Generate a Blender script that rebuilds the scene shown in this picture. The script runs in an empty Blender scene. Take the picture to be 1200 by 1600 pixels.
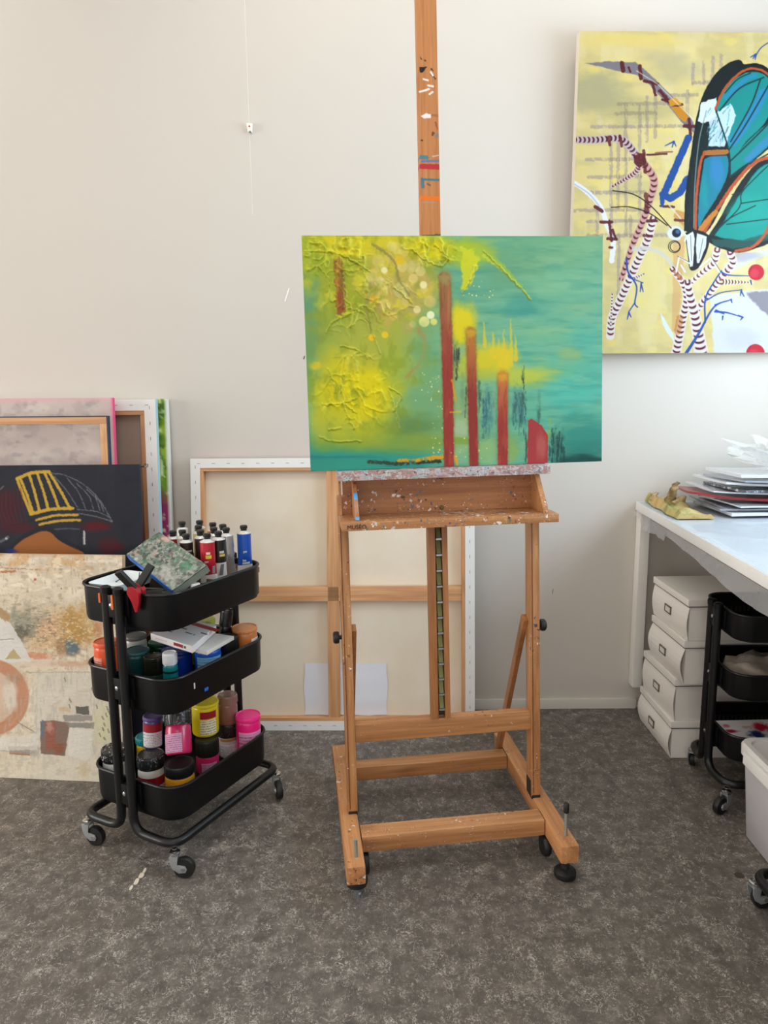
import bpy, bmesh, math, random
import numpy as np
from mathutils import Matrix, Vector, Euler

SC = bpy.context.scene
COL = SC.collection
R = math.radians

# ------------------------------------------------------------------ camera
def make_camera():
    pitch, roll = R(9.55), R(0.47)
    fw = Vector((0, math.cos(pitch), -math.sin(pitch)))
    r0 = Vector((1, 0, 0)); u0 = r0.cross(fw)
    right = r0*math.cos(roll) - u0*math.sin(roll)
    up = u0*math.cos(roll) + r0*math.sin(roll)
    cd = bpy.data.cameras.new('camera'); cd.sensor_fit = 'HORIZONTAL'
    cd.sensor_width = 36; cd.lens = 36*1170/1200; cd.clip_start = .05
    co = bpy.data.objects.new('camera', cd); COL.objects.link(co)
    m = Matrix((right, up, -fw)).transposed().to_4x4(); m.translation = (0, 0, 1.286)
    co.matrix_world = m
    SC.camera = co
make_camera()

# ------------------------------------------------------------------ world, lights, exposure
SC.view_settings.view_transform = 'Standard'
SC.view_settings.look = 'None'
SC.view_settings.gamma = 1
SC.view_settings.use_curve_mapping = False
SC.view_settings.exposure = -0.05
w = bpy.data.worlds.new('world'); SC.world = w; w.use_nodes = True
w.node_tree.nodes['Background'].inputs[0].default_value = (1.0, 0.975, 0.945, 1)
w.node_tree.nodes['Background'].inputs[1].default_value = 1.62

def area(name, loc, rot, sx, sy, power, color):
    l = bpy.data.lights.new(name, 'AREA'); l.shape = 'RECTANGLE'; l.size = sx; l.size_y = sy
    l.energy = power; l.color = color
    o = bpy.data.objects.new(name, l); COL.objects.link(o); o.location = loc; o.rotation_euler = rot
    return o
# daylight through the window in the wall beside the workbench
area('window_daylight', (1.98, 1.75, 1.80), (0, R(90), 0), 0.95, 1.7, 54, (0.56, 0.79, 1.0))
# daylight through the window in the opposite wall
area('window_daylight', (-4.90, 0.75, 1.40), (0, R(-90), 0), 1.8, 2.5, 135, (1.0, 0.965, 0.92))
# ceiling panels (their fittings are built further down)
area('ceiling_panel_light', (-0.35, 1.15, 2.93), (0, 0, 0), 1.2, 0.55, 6, (1.0, 0.955, 0.89))
area('ceiling_panel_light', (-0.35, -1.0, 2.93), (0, 0, 0), 1.2, 0.55, 10, (1.0, 0.955, 0.89))
area('wall_washer_light', (0.30, 2.48, 2.93), (0, 0, 0), 1.9, 0.06, 3.6, (1.0, 0.93, 0.84))
area('wall_washer_light', (-1.75, 2.50, 2.93), (0, 0, 0), 0.9, 0.06, 1.6, (1.0, 0.93, 0.84))

# ------------------------------------------------------------------ helpers
def lin(c):
    c = np.asarray(c, float)/255.0
    return np.where(c <= .04045, c/12.92, ((c+.055)/1.055)**2.4)
def lc(c):
    v = lin(c); return (float(v[0]), float(v[1]), float(v[2]), 1.0)

MATS = {}
def mat(name, col=(200, 200, 200), rough=.5, metal=0., spec=.5, coat=0., alpha=None, trans=0., emit=None):
    if name in MATS: return MATS[name]
    m = bpy.data.materials.new(name); m.use_nodes = True
    b = m.node_tree.nodes['Principled BSDF']
    b.inputs['Base Color'].default_value = lc(col)
    b.inputs['Roughness'].default_value = rough
    b.inputs['Metallic'].default_value = metal
    b.inputs['Specular IOR Level'].default_value = spec
    b.inputs['Coat Weight'].default_value = coat
    b.inputs['Transmission Weight'].default_value = trans
    if emit:
        b.inputs['Emission Color'].default_value = lc(emit[0]); b.inputs['Emission Strength'].default_value = emit[1]
    MATS[name] = m
    return m
class NT:
    """tiny node-graph helper"""
    def __init__(s, m): s.t = m.node_tree; s.b = s.t.nodes['Principled BSDF']
    def n(s, typ, **kw):
        nd = s.t.nodes.new(typ)
        for k, v in kw.items():
            if k.startswith('i_'): nd.inputs[k[2:].replace('_', ' ')].default_value = v
            else: setattr(nd, k, v)
        return nd
    def l(s, a, b): s.t.links.new(a, b)
    def coords(s, scale=(1, 1, 1), kind='Object', rot=(0, 0, 0)):
        tc = s.n('ShaderNodeTexCoord'); mp = s.n('ShaderNodeMapping')
        mp.inputs['Scale'].default_value = scale; mp.inputs['Rotation'].default_value = rot
        s.l(tc.outputs[kind], mp.inputs[0]); return mp.outputs[0]
    def noise(s, vec, scale, detail=4, rough=.55, dist=0.):
        nd = s.n('ShaderNodeTexNoise'); s.l(vec, nd.inputs['Vector'])
        nd.inputs['Scale'].default_value = scale; nd.inputs['Detail'].default_value = detail
        nd.inputs['Roughness'].default_value = rough; nd.inputs['Distortion'].default_value = dist
        return nd.outputs['Fac']
    def ramp(s, fac, stops, interp='LINEAR'):
        nd = s.n('ShaderNodeValToRGB'); nd.color_ramp.interpolation = interp
        e = nd.color_ramp.elements
        while len(e) < len(stops): e.new(.5)
        for k, (p, c) in enumerate(stops):
            e[k].position = p; e[k].color = lc(c) if len(c) == 3 else c
        s.l(fac, nd.inputs[0]); return nd.outputs[0]
    def fac(s, fac, a, b, lo=0., hi=1.):
        nd = s.n('ShaderNodeMapRange'); nd.inputs[1].default_value = a; nd.inputs[2].default_value = b
        nd.inputs[3].default_value = lo; nd.inputs[4].default_value = hi
        s.l(fac, nd.inputs[0]); return nd.outputs[0]
    def math(s, op, a, b=None):
        nd = s.n('ShaderNodeMath', operation=op)
        for k, v in enumerate((a, b)):
            if v is None: continue
            if isinstance(v, (int, float)): nd.inputs[k].default_value = v
            else: s.l(v, nd.inputs[k])
        return nd.outputs[0]
    def mix(s, f, a, b, blend='MIX'):
        nd = s.n('ShaderNodeMix', data_type='RGBA', blend_type=blend)
        for k, v in ((0, f), (6, a), (7, b)):
            if isinstance(v, tuple): nd.inputs[k].default_value = lc(v)
            elif isinstance(v, (int, float)): nd.inputs[k].default_value = v
            else: s.l(v, nd.inputs[k])
        return nd.outputs[2]
    def bump(s, h, strength=.2, dist=.002):
        nd = s.n('ShaderNodeBump'); nd.inputs['Strength'].default_value = strength
        nd.inputs['Distance'].default_value = dist; s.l(h, nd.inputs['Height'])
        s.l(nd.outputs[0], s.b.inputs['Normal'])

SPOTS = ((232, 228, 222), (52, 40, 34), (150, 56, 44), (226, 222, 214), (74, 92, 120), (60, 44, 36), (196, 150, 70), (92, 112, 92), (214, 170, 168), (40, 60, 110), (120, 70, 40), (200, 196, 190))
def splat(g, col, scale, amount, seed=0.):
    """paint spatters that belong to the wood: clustered irregular spots in studio colours"""
    vec = g.coords((1, 1, 1))
    for q, (sc, th_) in enumerate(((scale, 1.), (scale*2.1, .8))):
        off = g.n('ShaderNodeVectorMath', operation='ADD'); off.inputs[1].default_value = (seed+q*5, seed*.7, seed*1.3)
        g.l(vec, off.inputs[0])
        wob = g.n('ShaderNodeTexNoise'); wob.inputs['Scale'].default_value = sc*2.2; wob.inputs['Detail'].default_value = 3; g.l(off.outputs[0], wob.inputs['Vector'])
        ad = g.n('ShaderNodeVectorMath', operation='MULTIPLY_ADD')
        ad.inputs[1].default_value = (1.5/sc,)*3; g.l(wob.outputs['Color'], ad.inputs[0]); g.l(off.outputs[0], ad.inputs[2])
        v = g.n('ShaderNodeTexVoronoi'); v.inputs['Scale'].default_value = sc; g.l(ad.outputs[0], v.inputs['Vector'])
        sp = g.n('ShaderNodeSeparateColor'); g.l(v.outputs['Color'], sp.inputs[0])
        cc = g.ramp(sp.outputs[0], [(k/len(SPOTS), c) for k, c in enumerate(SPOTS)], 'CONSTANT')
        cl = g.noise(off.outputs[0], sc*.10, 2)
        th = g.math('MULTIPLY', g.fac(cl, .60-amount*.4, .86-amount*.4, 0., .5*th_), g.fac(sp.outputs[1], 0, 1, .15, 1.15))
        m = g.math('LESS_THAN', v.outputs['Distance'], th)
        col = g.mix(g.math('MULTIPLY', m, .88), col, cc)
    return col

def wood(name, axis, dark=(132, 84, 46), mid=(180, 124, 76), light=(206, 154, 104), rough=.45, spots=None, seed=0.):
    if name in MATS: return MATS[name]
    m = mat(name, mid, rough); g = NT(m)
    sc = [26, 26, 26]; sc[axis] = 1.6
    v = g.coords(tuple(sc))
    n1 = g.noise(v, 1.0, 5, .6, .8)
    col = g.ramp(n1, [(.25, dark), (.5, mid), (.75, light)])
    sc2 = [160, 160, 160]; sc2[axis] = 5
    n2 = g.noise(g.coords(tuple(sc2)), 1.0, 2)
    col = g.mix(g.fac(n2, .35, .7, 0, .45), col, dark)
    sc3 = [9, 9, 9]; sc3[axis] = 5
    kn = g.noise(g.coords(tuple(sc3)), 1.3, 2)
    col = g.mix(g.fac(kn, .62, .8, 0, .45), col, (112, 64, 32))
    if spots: col = splat(g, col, spots[0], spots[1], seed)
    g.l(col, g.b.inputs['Base Color'])
    g.bump(n2, .12, .001)
    return m

class MB:
    """collects shapes; build() links them as ONE mesh object"""
    def __init__(s): s.v = []; s.f = []; s.smooth = []
    def add(s, vs, fs, M=None, sm=False):
        o = len(s.v)
        if M is not None: vs = [tuple(M @ Vector(p)) for p in vs]
        s.v += [tuple(p) for p in vs]; s.f += [tuple(i+o for i in f) for f in fs]; s.smooth += [sm]*len(fs)
        return s
    def box(s, lo, hi, M=None):
        (a, b, c), (d, e, f) = lo, hi
        vs = [(a, b, c), (d, b, c), (d, e, c), (a, e, c), (a, b, f), (d, b, f), (d, e, f), (a, e, f)]
        return s.add(vs, [(0, 3, 2, 1), (4, 5, 6, 7), (0, 1, 5, 4), (1, 2, 6, 5), (2, 3, 7, 6), (3, 0, 4, 7)], M)
    def bar(s, p, q, wx, wy, side=(1, 0, 0)):
        p, q = Vector(p), Vector(q); d = (q-p).normalized(); sx = Vector(side); sx = (sx-d*sx.dot(d)).normalized(); sy = d.cross(sx)
        vs = []
        for c in (p, q):
            for a, b in ((-1, -1), (1, -1), (1, 1), (-1, 1)): vs.append(c+sx*a*wx/2+sy*b*wy/2)
        return s.add(vs, [(0, 3, 2, 1), (4, 5, 6, 7), (0, 1, 5, 4), (1, 2, 6, 5), (2, 3, 7, 6), (3, 0, 4, 7)])
    def loft(s, rings, cap0=True, cap1=True, sm=True, M=None, closed=False):
        n = len(rings[0]); vs = [p for r in rings for p in r]; fs = []
        m = len(rings)
        for k in range(m if closed else m-1):
            a, b = k*n, ((k+1) % m)*n
            for i in range(n):
                j = (i+1) % n; fs.append((a+i, a+j, b+j, b+i))
        if not closed:
            if cap0: fs.append(tuple(range(n))[::-1])
            if cap1: fs.append(tuple(range((m-1)*n, m*n)))
        return s.add(vs, fs, M, sm)
    def lathe(s, prof, seg=24, M=None, cap0=True, cap1=True):
        rings = [[(r*math.cos(2*math.pi*k/seg), r*math.sin(2*math.pi*k/seg), z) for k in range(seg)] for r, z in prof]
        return s.loft(rings, cap0, cap1, True, M)
    def tube(s, pts, r, seg=10, closed=False, ry=None):
        pts = [Vector(p) for p in pts]; n = len(pts); rings = []; up = None
        for k in range(n):
            if closed: d = pts[(k+1) % n]-pts[k-1]
            else: d = pts[min(k+1, n-1)]-pts[max(k-1, 0)]
            d.normalize()
            if up is None:
                up = Vector((0, 0, 1)) if abs(d.z) < .9 else Vector((1, 0, 0))
            up = (up-d*up.dot(d)).normalized(); sd = d.cross(up)
            rr = r[k] if isinstance(r, (list, tuple)) else r
            rings.append([tuple(pts[k]+sd*rr*math.cos(2*math.pi*i/seg)+up*(ry or rr)*math.sin(2*math.pi*i/seg)) for i in range(seg)])
        return s.loft(rings, True, True, True, None, closed)
    def prism(s, poly, z0, z1, M=None):
        return s.loft([[(x, y, z0) for x, y in poly], [(x, y, z1) for x, y in poly]], sm=False, M=M)
    def map(s, fn): s.v = [tuple(fn(Vector(p))) for p in s.v]; return s
    def build(s, name, m=None, parent=None, bevel=0., bseg=2, loc=None, rot=None, angle=40):
        bm = bmesh.new(); vv = [bm.verts.new(p) for p in s.v]
        for f, sm in zip(s.f, s.smooth):
            try: fc = bm.faces.new([vv[i] for i in f]); fc.smooth = sm or bevel > 0
            except ValueError: pass
        bmesh.ops.recalc_face_normals(bm, faces=bm.faces[:])
        if bevel > 0:
            ed = [e for e in bm.edges if len(e.link_faces) == 2 and e.calc_face_angle(0) > R(35)]
            bmesh.ops.bevel(bm, geom=ed, offset=bevel, segments=bseg, profile=.7, affect='EDGES', clamp_overlap=True)
            for fc in bm.faces: fc.smooth = True
        for e in bm.edges:
            if len(e.link_faces) == 2 and e.calc_face_angle(0) > R(angle): e.smooth = False
        me = bpy.data.meshes.new(name); bm.to_mesh(me); bm.free()
        o = bpy.data.objects.new(name, me); COL.objects.link(o)
        if m: me.materials.append(m)
        if parent: o.parent = parent
        if loc: o.location = loc
        if rot: o.rotation_euler = rot
        return o

def tag(o, label, cat, group=None, kind=None):
    o['label'] = label
    if cat: o['category'] = cat
    if group: o['group'] = group
    if kind: o['kind'] = kind
    return o
def thing(name, label, cat, loc=(0, 0, 0), rot=(0, 0, 0), group=None):
    o = bpy.data.objects.new(name, None); COL.objects.link(o); o.empty_display_size = .05
    o.location = loc; o.rotation_euler = rot
    return tag(o, label, cat, group)
def struct(o): o['kind'] = 'structure'; return o
def stuff(o): o['kind'] = 'stuff'; return o

# ------------------------------------------------------------------ painter: colour per vertex on a fine grid
def hash2(ix, iy, seed):
    h = (ix*374761393 + iy*668265263 + seed*2147483647 + 1013904223) & 0xffffffff
    h = ((h ^ (h >> 13))*1274126177) & 0xffffffff
    return ((h ^ (h >> 16)) & 0xffff)/65535.0
def vnoise(x, y, seed=0):
    x0 = np.floor(x).astype(np.int64); y0 = np.floor(y).astype(np.int64)
    fx = x-x0; fy = y-y0; fx = fx*fx*(3-2*fx); fy = fy*fy*(3-2*fy)
    a = hash2(x0, y0, seed); b = hash2(x0+1, y0, seed); c = hash2(x0, y0+1, seed); d = hash2(x0+1, y0+1, seed)
    return (a*(1-fx)+b*fx)*(1-fy)+(c*(1-fx)+d*fx)*fy
def fbm(x, y, seed=0, octv=4):
    s = 0; a = .5; t = 0
    for k in range(octv):
        s = s+a*vnoise(x*2**k, y*2**k, seed+k*17); t += a; a *= .5
    return s/t
def sstep(a, b, x):
    t = np.clip((x-a)/(b-a), 0, 1); return t*t*(3-2*t)

class Paint:
    """corners: design coordinates of the board's TL, TR, BR, BL"""
    def __init__(s, corners, nu, nv, base):
        s.nu, s.nv = nu, nv
        (x0, y0), (x1, y1), (x2, y2), (x3, y3) = corners
        dx1, dx2, sx = x1-x2, x3-x2, x0-x1+x2-x3
        dy1, dy2, sy = y1-y2, y3-y2, y0-y1+y2-y3
        den = dx1*dy2-dx2*dy1
        g = (sx*dy2-dx2*sy)/den; h = (dx1*sy-sx*dy1)/den
        u, v = np.meshgrid(np.linspace(0, 1, nu), np.linspace(0, 1, nv)); u = u.ravel(); v = v.ravel()
        q = g*u+h*v+1
        s.u, s.v = u, v
        s.X = ((x1-x0+g*x1)*u+(x3-x0+h*x3)*v+x0)/q
        s.Y = ((y1-y0+g*y1)*u+(y3-y0+h*y3)*v+y0)/q
        s.c = np.tile(np.asarray(base, float), (nu*nv, 1)); s.h = np.zeros(nu*nv)
    def noise(s, sx, sy, seed=0, octv=4): return fbm(s.X/sx, s.Y/sy, seed, octv)
    def mix(s, m, col, idx=None):
        if idx is None: s.c += (np.asarray(col, float)-s.c)*m[:, None]
        else: s.c[idx] += (np.asarray(col, float)-s.c[idx])*m[:, None]
    def blob(s, cx, cy, rx, ry, col, a=1., soft=.6, n=.35, seed=1, ns=None):
        d = np.sqrt(((s.X-cx)/rx)**2+((s.Y-cy)/ry)**2)
        if n: d = d+n*2*(s.noise((ns or rx*.5), (ns or ry*.5), seed)-.5)
        m = a*(1-sstep(1-soft, 1+soft*.4, d)); s.mix(m, col); return m
    def disc(s, cx, cy, r, col, a=1., soft=1.5):
        s.mix(a*(1-sstep(r-soft, r+soft, np.hypot(s.X-cx, s.Y-cy))), col)
    def stroke(s, pts, w, col, a=1., soft=1.6, w2=None, jit=0., stripes=None, hh=0., seed=3, dry=0.):
        w2 = w if w2 is None else w2
        P = np.asarray(pts, float); mx = max(w, w2)/2+soft+jit+2
        idx = np.nonzero((s.X > P[:, 0].min()-mx) & (s.X < P[:, 0].max()+mx) & (s.Y > P[:, 1].min()-mx) & (s.Y < P[:, 1].max()+mx))[0]
        if len(idx) == 0: return
        x, y = s.X[idx], s.Y[idx]
        if jit:
            x = x+(fbm(x/9, y/9, seed, 3)-.5)*2*jit; y = y+(fbm(x/9+50, y/9, seed+5, 3)-.5)*2*jit
        best = np.full(len(idx), 1e9); S = np.zeros(len(idx)); SD = np.zeros(len(idx))
        L = np.r_[0, np.cumsum(np.hypot(*(P[1:]-P[:-1]).T))]
        for k in range(len(P)-1):
            d = P[k+1]-P[k]; ll = (d**2).sum() or 1e-9
            t = np.clip(((x-P[k, 0])*d[0]+(y-P[k, 1])*d[1])/ll, 0, 1)
            dd = np.hypot(x-P[k, 0]-t*d[0], y-P[k, 1]-t*d[1])
            sl = L[k]+t*(L[k+1]-L[k]); ww = (w+(w2-w)*sl/L[-1])/2
            e = dd-ww; b = e < best
            best[b] = e[b]; S[b] = sl[b]
            sg = ((x-P[k, 0])*d[1]-(y-P[k, 1])*d[0])/math.sqrt(ll); SD[b] = (sg/np.maximum(ww, .1))[b]
        m = a*(1-sstep(-soft, soft, best))
        if dry: m = m*sstep(dry-.15, dry+.15, fbm(x/6, y/22, seed+9, 3))
        if stripes:
            per, frac, c2 = stripes
            st = ((S+SD*SD*per*.45) % per)/per
            m2 = m*(1-sstep(frac-.12, frac+.12, st))*sstep(0, .1, st)*(1-sstep(.55, .95, np.abs(SD)))
            s.mix(m, col, idx); s.mix(m2, c2, idx)
        else: s.mix(m, col, idx)
        if hh: s.h[idx] += m*hh
    def poly(s, pts, col, a=1., soft=1.6, jit=0., seed=4, n=0., ns=20):
        P = np.asarray(pts, float); mx = soft+jit+2
        idx = np.nonzero((s.X > P[:, 0].min()-mx) & (s.X < P[:, 0].max()+mx) & (s.Y > P[:, 1].min()-mx) & (s.Y < P[:, 1].max()+mx))[0]
        if len(idx) == 0: return
        x, y = s.X[idx], s.Y[idx]
        if jit:
            x = x+(fbm(x/ns, y/ns, seed, 3)-.5)*2*jit; y = y+(fbm(x/ns+50, y/ns, seed+5, 3)-.5)*2*jit
        ins = np.zeros(len(idx), bool); best = np.full(len(idx), 1e9)
        for k in range(len(P)):
            p, q = P[k], P[(k+1) % len(P)]; d = q-p; ll = (d**2).sum() or 1e-9
            t = np.clip(((x-p[0])*d[0]+(y-p[1])*d[1])/ll, 0, 1)
            best = np.minimum(best, np.hypot(x-p[0]-t*d[0], y-p[1]-t*d[1]))
            c = ((p[1] > y) != (q[1] > y)) & (x < (q[0]-p[0])*(y-p[1])/(q[1]-p[1]+1e-12)+p[0]); ins ^= c
        m = a*sstep(-soft, soft, np.where(ins, best, -best))
        if n: m = m*(1-n+n*sstep(.3, .6, fbm(x/ns, y/ns, seed+2, 4)))
        s.mix(m, col, idx)

def spline(pts, n=8):
    P = [np.asarray(p, float) for p in pts]; P = [2*P[0]-P[1]]+P+[2*P[-1]-P[-2]]; o = []
    for k in range(1, len(P)-2):
        for i in range(n):
            t = i/n; o.append(.5*((2*P[k])+(-P[k-1]+P[k+1])*t+(2*P[k-1]-5*P[k]+4*P[k+1]-P[k+2])*t*t+(-P[k-1]+3*P[k]-3*P[k+1]+P[k+2])*t**3))
    o.append(P[-2]); return o

def paint_mat(name, rough=.5, spec=.2, bump=.0, bscale=300):
    if name in MATS: return MATS[name]
    m = mat(name, (200, 200, 200), rough, spec=spec); g = NT(m)
    a = g.n('ShaderNodeAttribute', attribute_name='Col'); g.l(a.outputs['Color'], g.b.inputs['Base Color'])
    if bump: g.bump(g.noise(g.coords((1, 1, 1)), bscale, 3), bump, .001)
    return m

def painted_board(name, p, W, H, th, m, parent=None, loc=(0, 0, 0), rot=(0, 0, 0), edge=None, relief=0.):
    """front face (towards -y) is the painter's grid; origin at the bottom centre; edges take the border's colour or `edge`"""
    nu, nv = p.nu, p.nv
    x = (p.u-.5)*W; z = (1-p.v)*H; y = -relief*p.h
    V = np.stack([x, y, z], 1); C = np.clip(p.c, 0, 255)
    i = np.arange(nu*nv).reshape(nv, nu)
    F = np.stack([i[:-1, :-1], i[1:, :-1], i[1:, 1:], i[:-1, 1:]], -1).reshape(-1, 4)
    bd = np.r_[i[0, :-1], i[:-1, -1], i[-1, :0:-1], i[:0:-1, 0]]
    n0 = len(V); k = len(bd)
    Vf = V[bd].copy(); Vf[:, 1] = 0; Vb = Vf.copy(); Vb[:, 1] = th
    Ce = C[bd].copy() if edge is None else np.tile(np.asarray(edge, float), (k, 1))
    V = np.r_[V, Vf, Vb]; C = np.r_[C, Ce, Ce]
    a = n0+np.arange(k); b = np.roll(a, -1)
    S = np.stack([a, b, b+k, a+k], 1)
    F = np.r_[F, S]
    me = bpy.data.meshes.new(name)
    faces = [tuple(r) for r in F.tolist()]+[tuple((n0+k+np.arange(k)).tolist())]
    me.from_pydata(V.tolist(), [], faces)
    at = me.color_attributes.new('Col', 'FLOAT_COLOR', 'POINT')
    L = np.c_[lin(C), np.ones(len(C))].astype(np.float32)
    at.data.foreach_set('color', L.ravel())
    sm = np.zeros(len(faces), bool); sm[:(nu-1)*(nv-1)] = True
    me.polygons.foreach_set('use_smooth', sm)
    me.materials.append(m); me.update()
    o = bpy.data.objects.new(name, me); COL.objects.link(o)
    if parent: o.parent = parent
    o.location = loc; o.rotation_euler = rot
    return o
# ------------------------------------------------------------------ the room
D = 2.848
def wall_mat(name, col):
    m = mat(name, col, .62, spec=.3); g = NT(m)
    v = g.coords((1, 1, 1)); n = g.noise(v, 260, 3); big = g.noise(v, 1.3, 3)
    g.l(g.mix(g.fac(big, .3, .7, 0, .05), col, (205, 200, 190)), g.b.inputs['Base Color'])
    g.bump(n, .05, .001); return m
MW = wall_mat('white_wall_paint', (206, 199, 190))
m = mat('grey_vinyl', (92, 86, 80), .5, spec=.35); g = NT(m)
v = g.coords((1, 1, 1))
big = g.noise(v, 2.2, 4, .6); midn = g.noise(v, 22, 5, .65)
col = g.ramp(midn, [(.30, (72, 68, 66)), (.5, (97, 91, 86)), (.70, (122, 115, 108))])
col = g.mix(g.fac(big, .3, .7, 0, .5), col, (94, 84, 73))
# pale squiggles and flecks: contour slivers of several noises, gathered in clusters
for k, (sc, wd, al, c) in enumerate(((34, .013, .85, (186, 178, 166)), (52, .017, .85, (200, 192, 181)), (80, .024, .85, (206, 199, 189)), (22, .006, .7, (166, 159, 149)), (120, .03, .7, (150, 143, 134)))):
    vv = g.coords((1+.25*k, 1.15, 1), rot=(0, 0, .7*k))
    f = g.noise(vv, sc, 3, .6, 1.2)
    ln = g.fac(g.math('ABSOLUTE', g.math('SUBTRACT', f, .5+.03*k)), wd*.35, wd*1.5, 1, 0)
    cl = g.fac(g.noise(vv, (16, 11, 24, 7, 30)[k], 5, .75), .50, .61, 0, al)
    col = g.mix(g.math('MULTIPLY', ln, cl), col, c)
for k, rz in enumerate((.5, 1.9, 2.7)):
    f = g.noise(g.coords((8, 260, 60), rot=(0, 0, rz)), 1., 2, .5, .3)
    col = g.mix(g.math('MULTIPLY', g.fac(f, .70, .76, 0, .6), g.fac(g.noise(v, 7+k, 3), .5, .6)), col, (186, 180, 170))
dk = g.noise(v, 55, 4, .6)
col = g.mix(g.fac(dk, .58, .74, 0, .45), col, (58, 54, 52))
g.l(col, g.b.inputs['Base Color']); g.bump(g.noise(v, 120, 4), .12, .001)
MFLOOR = m
floor = struct(MB().box((-4.8, -3.4, -.06), (1.95, D+.12, 0)).build('floor', MFLOOR))
wb = MB()
wb.box((-4.8, D, 0), (1.95, D+.12, 3.0))
wall = struct(wb.build('wall_back', MW))
MB().add([(-.468, D, 1.9), (-.465, D, 1.9), (-.467, D, 3.0), (-.4715, D, 3.0), (-.4665, D-.0009, 2.0), (-.4693, D-.0009, 3.0)], [(0, 4, 5, 3), (4, 1, 2, 5), (0, 1, 4), (3, 5, 2), (0, 3, 2, 1)]).build('joint_filler', mat('filler_white', (217, 211, 202), .6), wall)
lw = MB()
for lo, hi in (((-4.8, -3.4, 0), (-4.68, -.6, 3.0)), ((-4.8, 2.1, 0), (-4.68, D, 3.0)), ((-4.8, -.6, 0), (-4.68, 2.1, .45)), ((-4.8, -.6, 2.4), (-4.68, 2.1, 3.0))): lw.box(lo, hi)
struct(lw.build('wall_left', MW))
# wall with the window beside the bench
WX = 1.78
mw = MB()
mw.box((WX, -3.4, 0), (WX+.12, .65, 3)); mw.box((WX, 2.65, 0), (WX+.12, D, 3))
mw.box((WX, .65, 0), (WX+.12, 2.65, 1.0)); mw.box((WX, .65, 2.5), (WX+.12, 2.65, 3))
struct(mw.build('wall_right', MW))
struct(MB().box((-4.8, -3.4, 3.0), (1.95, D+.12, 3.1)).build('ceiling', mat('ceiling_white', (238, 236, 232), .8)))
fr = MB()
for lo, hi in (((WX+.02, .65, 1.0), (WX+.08, 2.65, 1.05)), ((WX+.02, .65, 2.45), (WX+.08, 2.65, 2.5)), ((WX+.02, .65, 1.05), (WX+.08, .7, 2.45)),
               ((WX+.02, 2.6, 1.05), (WX+.08, 2.65, 2.45)), ((WX+.02, 1.62, 1.05), (WX+.08, 1.68, 2.45))): fr.box(lo, hi)
win = struct(fr.build('window_1', mat('window_white', (236, 236, 234), .4)))
mg = bpy.data.materials.new('window_glass'); mg.use_nodes = True; t = mg.node_tree; t.nodes.remove(t.nodes['Principled BSDF'])
tr = t.nodes.new('ShaderNodeBsdfTransparent'); gl = t.nodes.new('ShaderNodeBsdfGlossy'); gl.inputs['Roughness'].default_value = .02
mx = t.nodes.new('ShaderNodeMixShader'); mx.inputs[0].default_value = .06
t.links.new(tr.outputs[0], mx.inputs[1]); t.links.new(gl.outputs[0], mx.inputs[2]); t.links.new(mx.outputs[0], t.nodes['Material Output'].inputs[0])
for a, b in ((.7, 1.62), (1.68, 2.6)): MB().box((WX+.045, a, 1.05), (WX+.05, b, 2.45)).build('pane', mg, win)
fr = MB(); lx = -4.77
for lo, hi in (((lx, -.6, .45), (lx+.06, 2.1, .5)), ((lx, -.6, 2.35), (lx+.06, 2.1, 2.4)), ((lx, -.6, .5), (lx+.06, -.55, 2.35)), ((lx, 2.05, .5), (lx+.06, 2.1, 2.35)), ((lx, .72, .5), (lx+.06, .78, 2.35))): fr.box(lo, hi)
win2 = struct(fr.build('window_2', mat('window_white')))
for a, b in ((-.55, .72), (.78, 2.05)): MB().box((lx+.027, a, .5), (lx+.032, b, 2.35)).build('pane', mg, win2)
MBB = mat('baseboard_white', (220, 216, 206), .45)
struct(MB().box((-4.68, D-.012, 0), (1.006, D, .041)).build('baseboard_back', MBB, bevel=.002))
for x, z, w_, h_, rz, c in ((-.293, 1.393, .003, .012, .3, (70, 65, 60)), (.556, 1.74, .005, .006, 0, (70, 65, 60)), (.66, .485, .003, .02, .1, (150, 145, 138)), (-.35, 1.62, .004, .05, .35, (246, 243, 238))):
    M = Matrix.Translation((x, D-.0006, z)) @ Euler((0, rz, 0)).to_matrix().to_4x4()
    MB().box((-w_/2, -.0006, -h_/2), (w_/2, .0006, h_/2), M).build('scuff_mark', mat('scuff%d' % c[0], c, .7), wall)
dr = MB()
for (x, y, a, b) in ((-.655, 1.835, .004, .012), (-.657, 1.815, .007, .012), (-.662, 1.79, .006, .014), (-.668, 1.765, .004, .01)):
    dr.prism([(x+a*math.cos(q*.785)*(1+.3*math.sin(q*3)), y+b*math.sin(q*.785)) for q in range(8)], .0002, .0012)
dr.build('paint_drip', mat('drip_cream', (216, 206, 186), .6), floor)
MB().lathe([(.0125, .0002), (.0125, .001)], 16).build('dark_stain', mat('stain', (62, 50, 42), .6), floor, loc=(.933, 1.795, 0))
# ceiling fittings
for n_, y in (('in front of the easel', 1.15), ('towards the rear of the room', -1.0)):
    t_ = thing('ceiling_light', 'long white ceiling light panel hanging %s' % n_, 'light', (-.35, y, 2.945))
    MB().box((-.63, -.3, .0), (.63, .3, .055)).build('housing', mat('fitting', (230, 230, 230), .5), t_, bevel=.004)
    MB().box((-.6, -.275, -.004), (.6, .275, 0)).build('diffuser', mat('diffuser_glow', (255, 250, 240), .5, emit=((255, 246, 232), 2.2)), t_)
t_ = thing('ceiling_light', 'slim white wall washer light close to the back wall', 'light', (.30, 2.48, 2.945))
MB().box((-.97, -.05, 0), (.97, .05, .055)).build('housing', mat('fitting'), t_, bevel=.004)
MB().box((-.95, -.03, -.004), (.95, .03, 0)).build('diffuser', mat('diffuser_glow'), t_)

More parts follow.
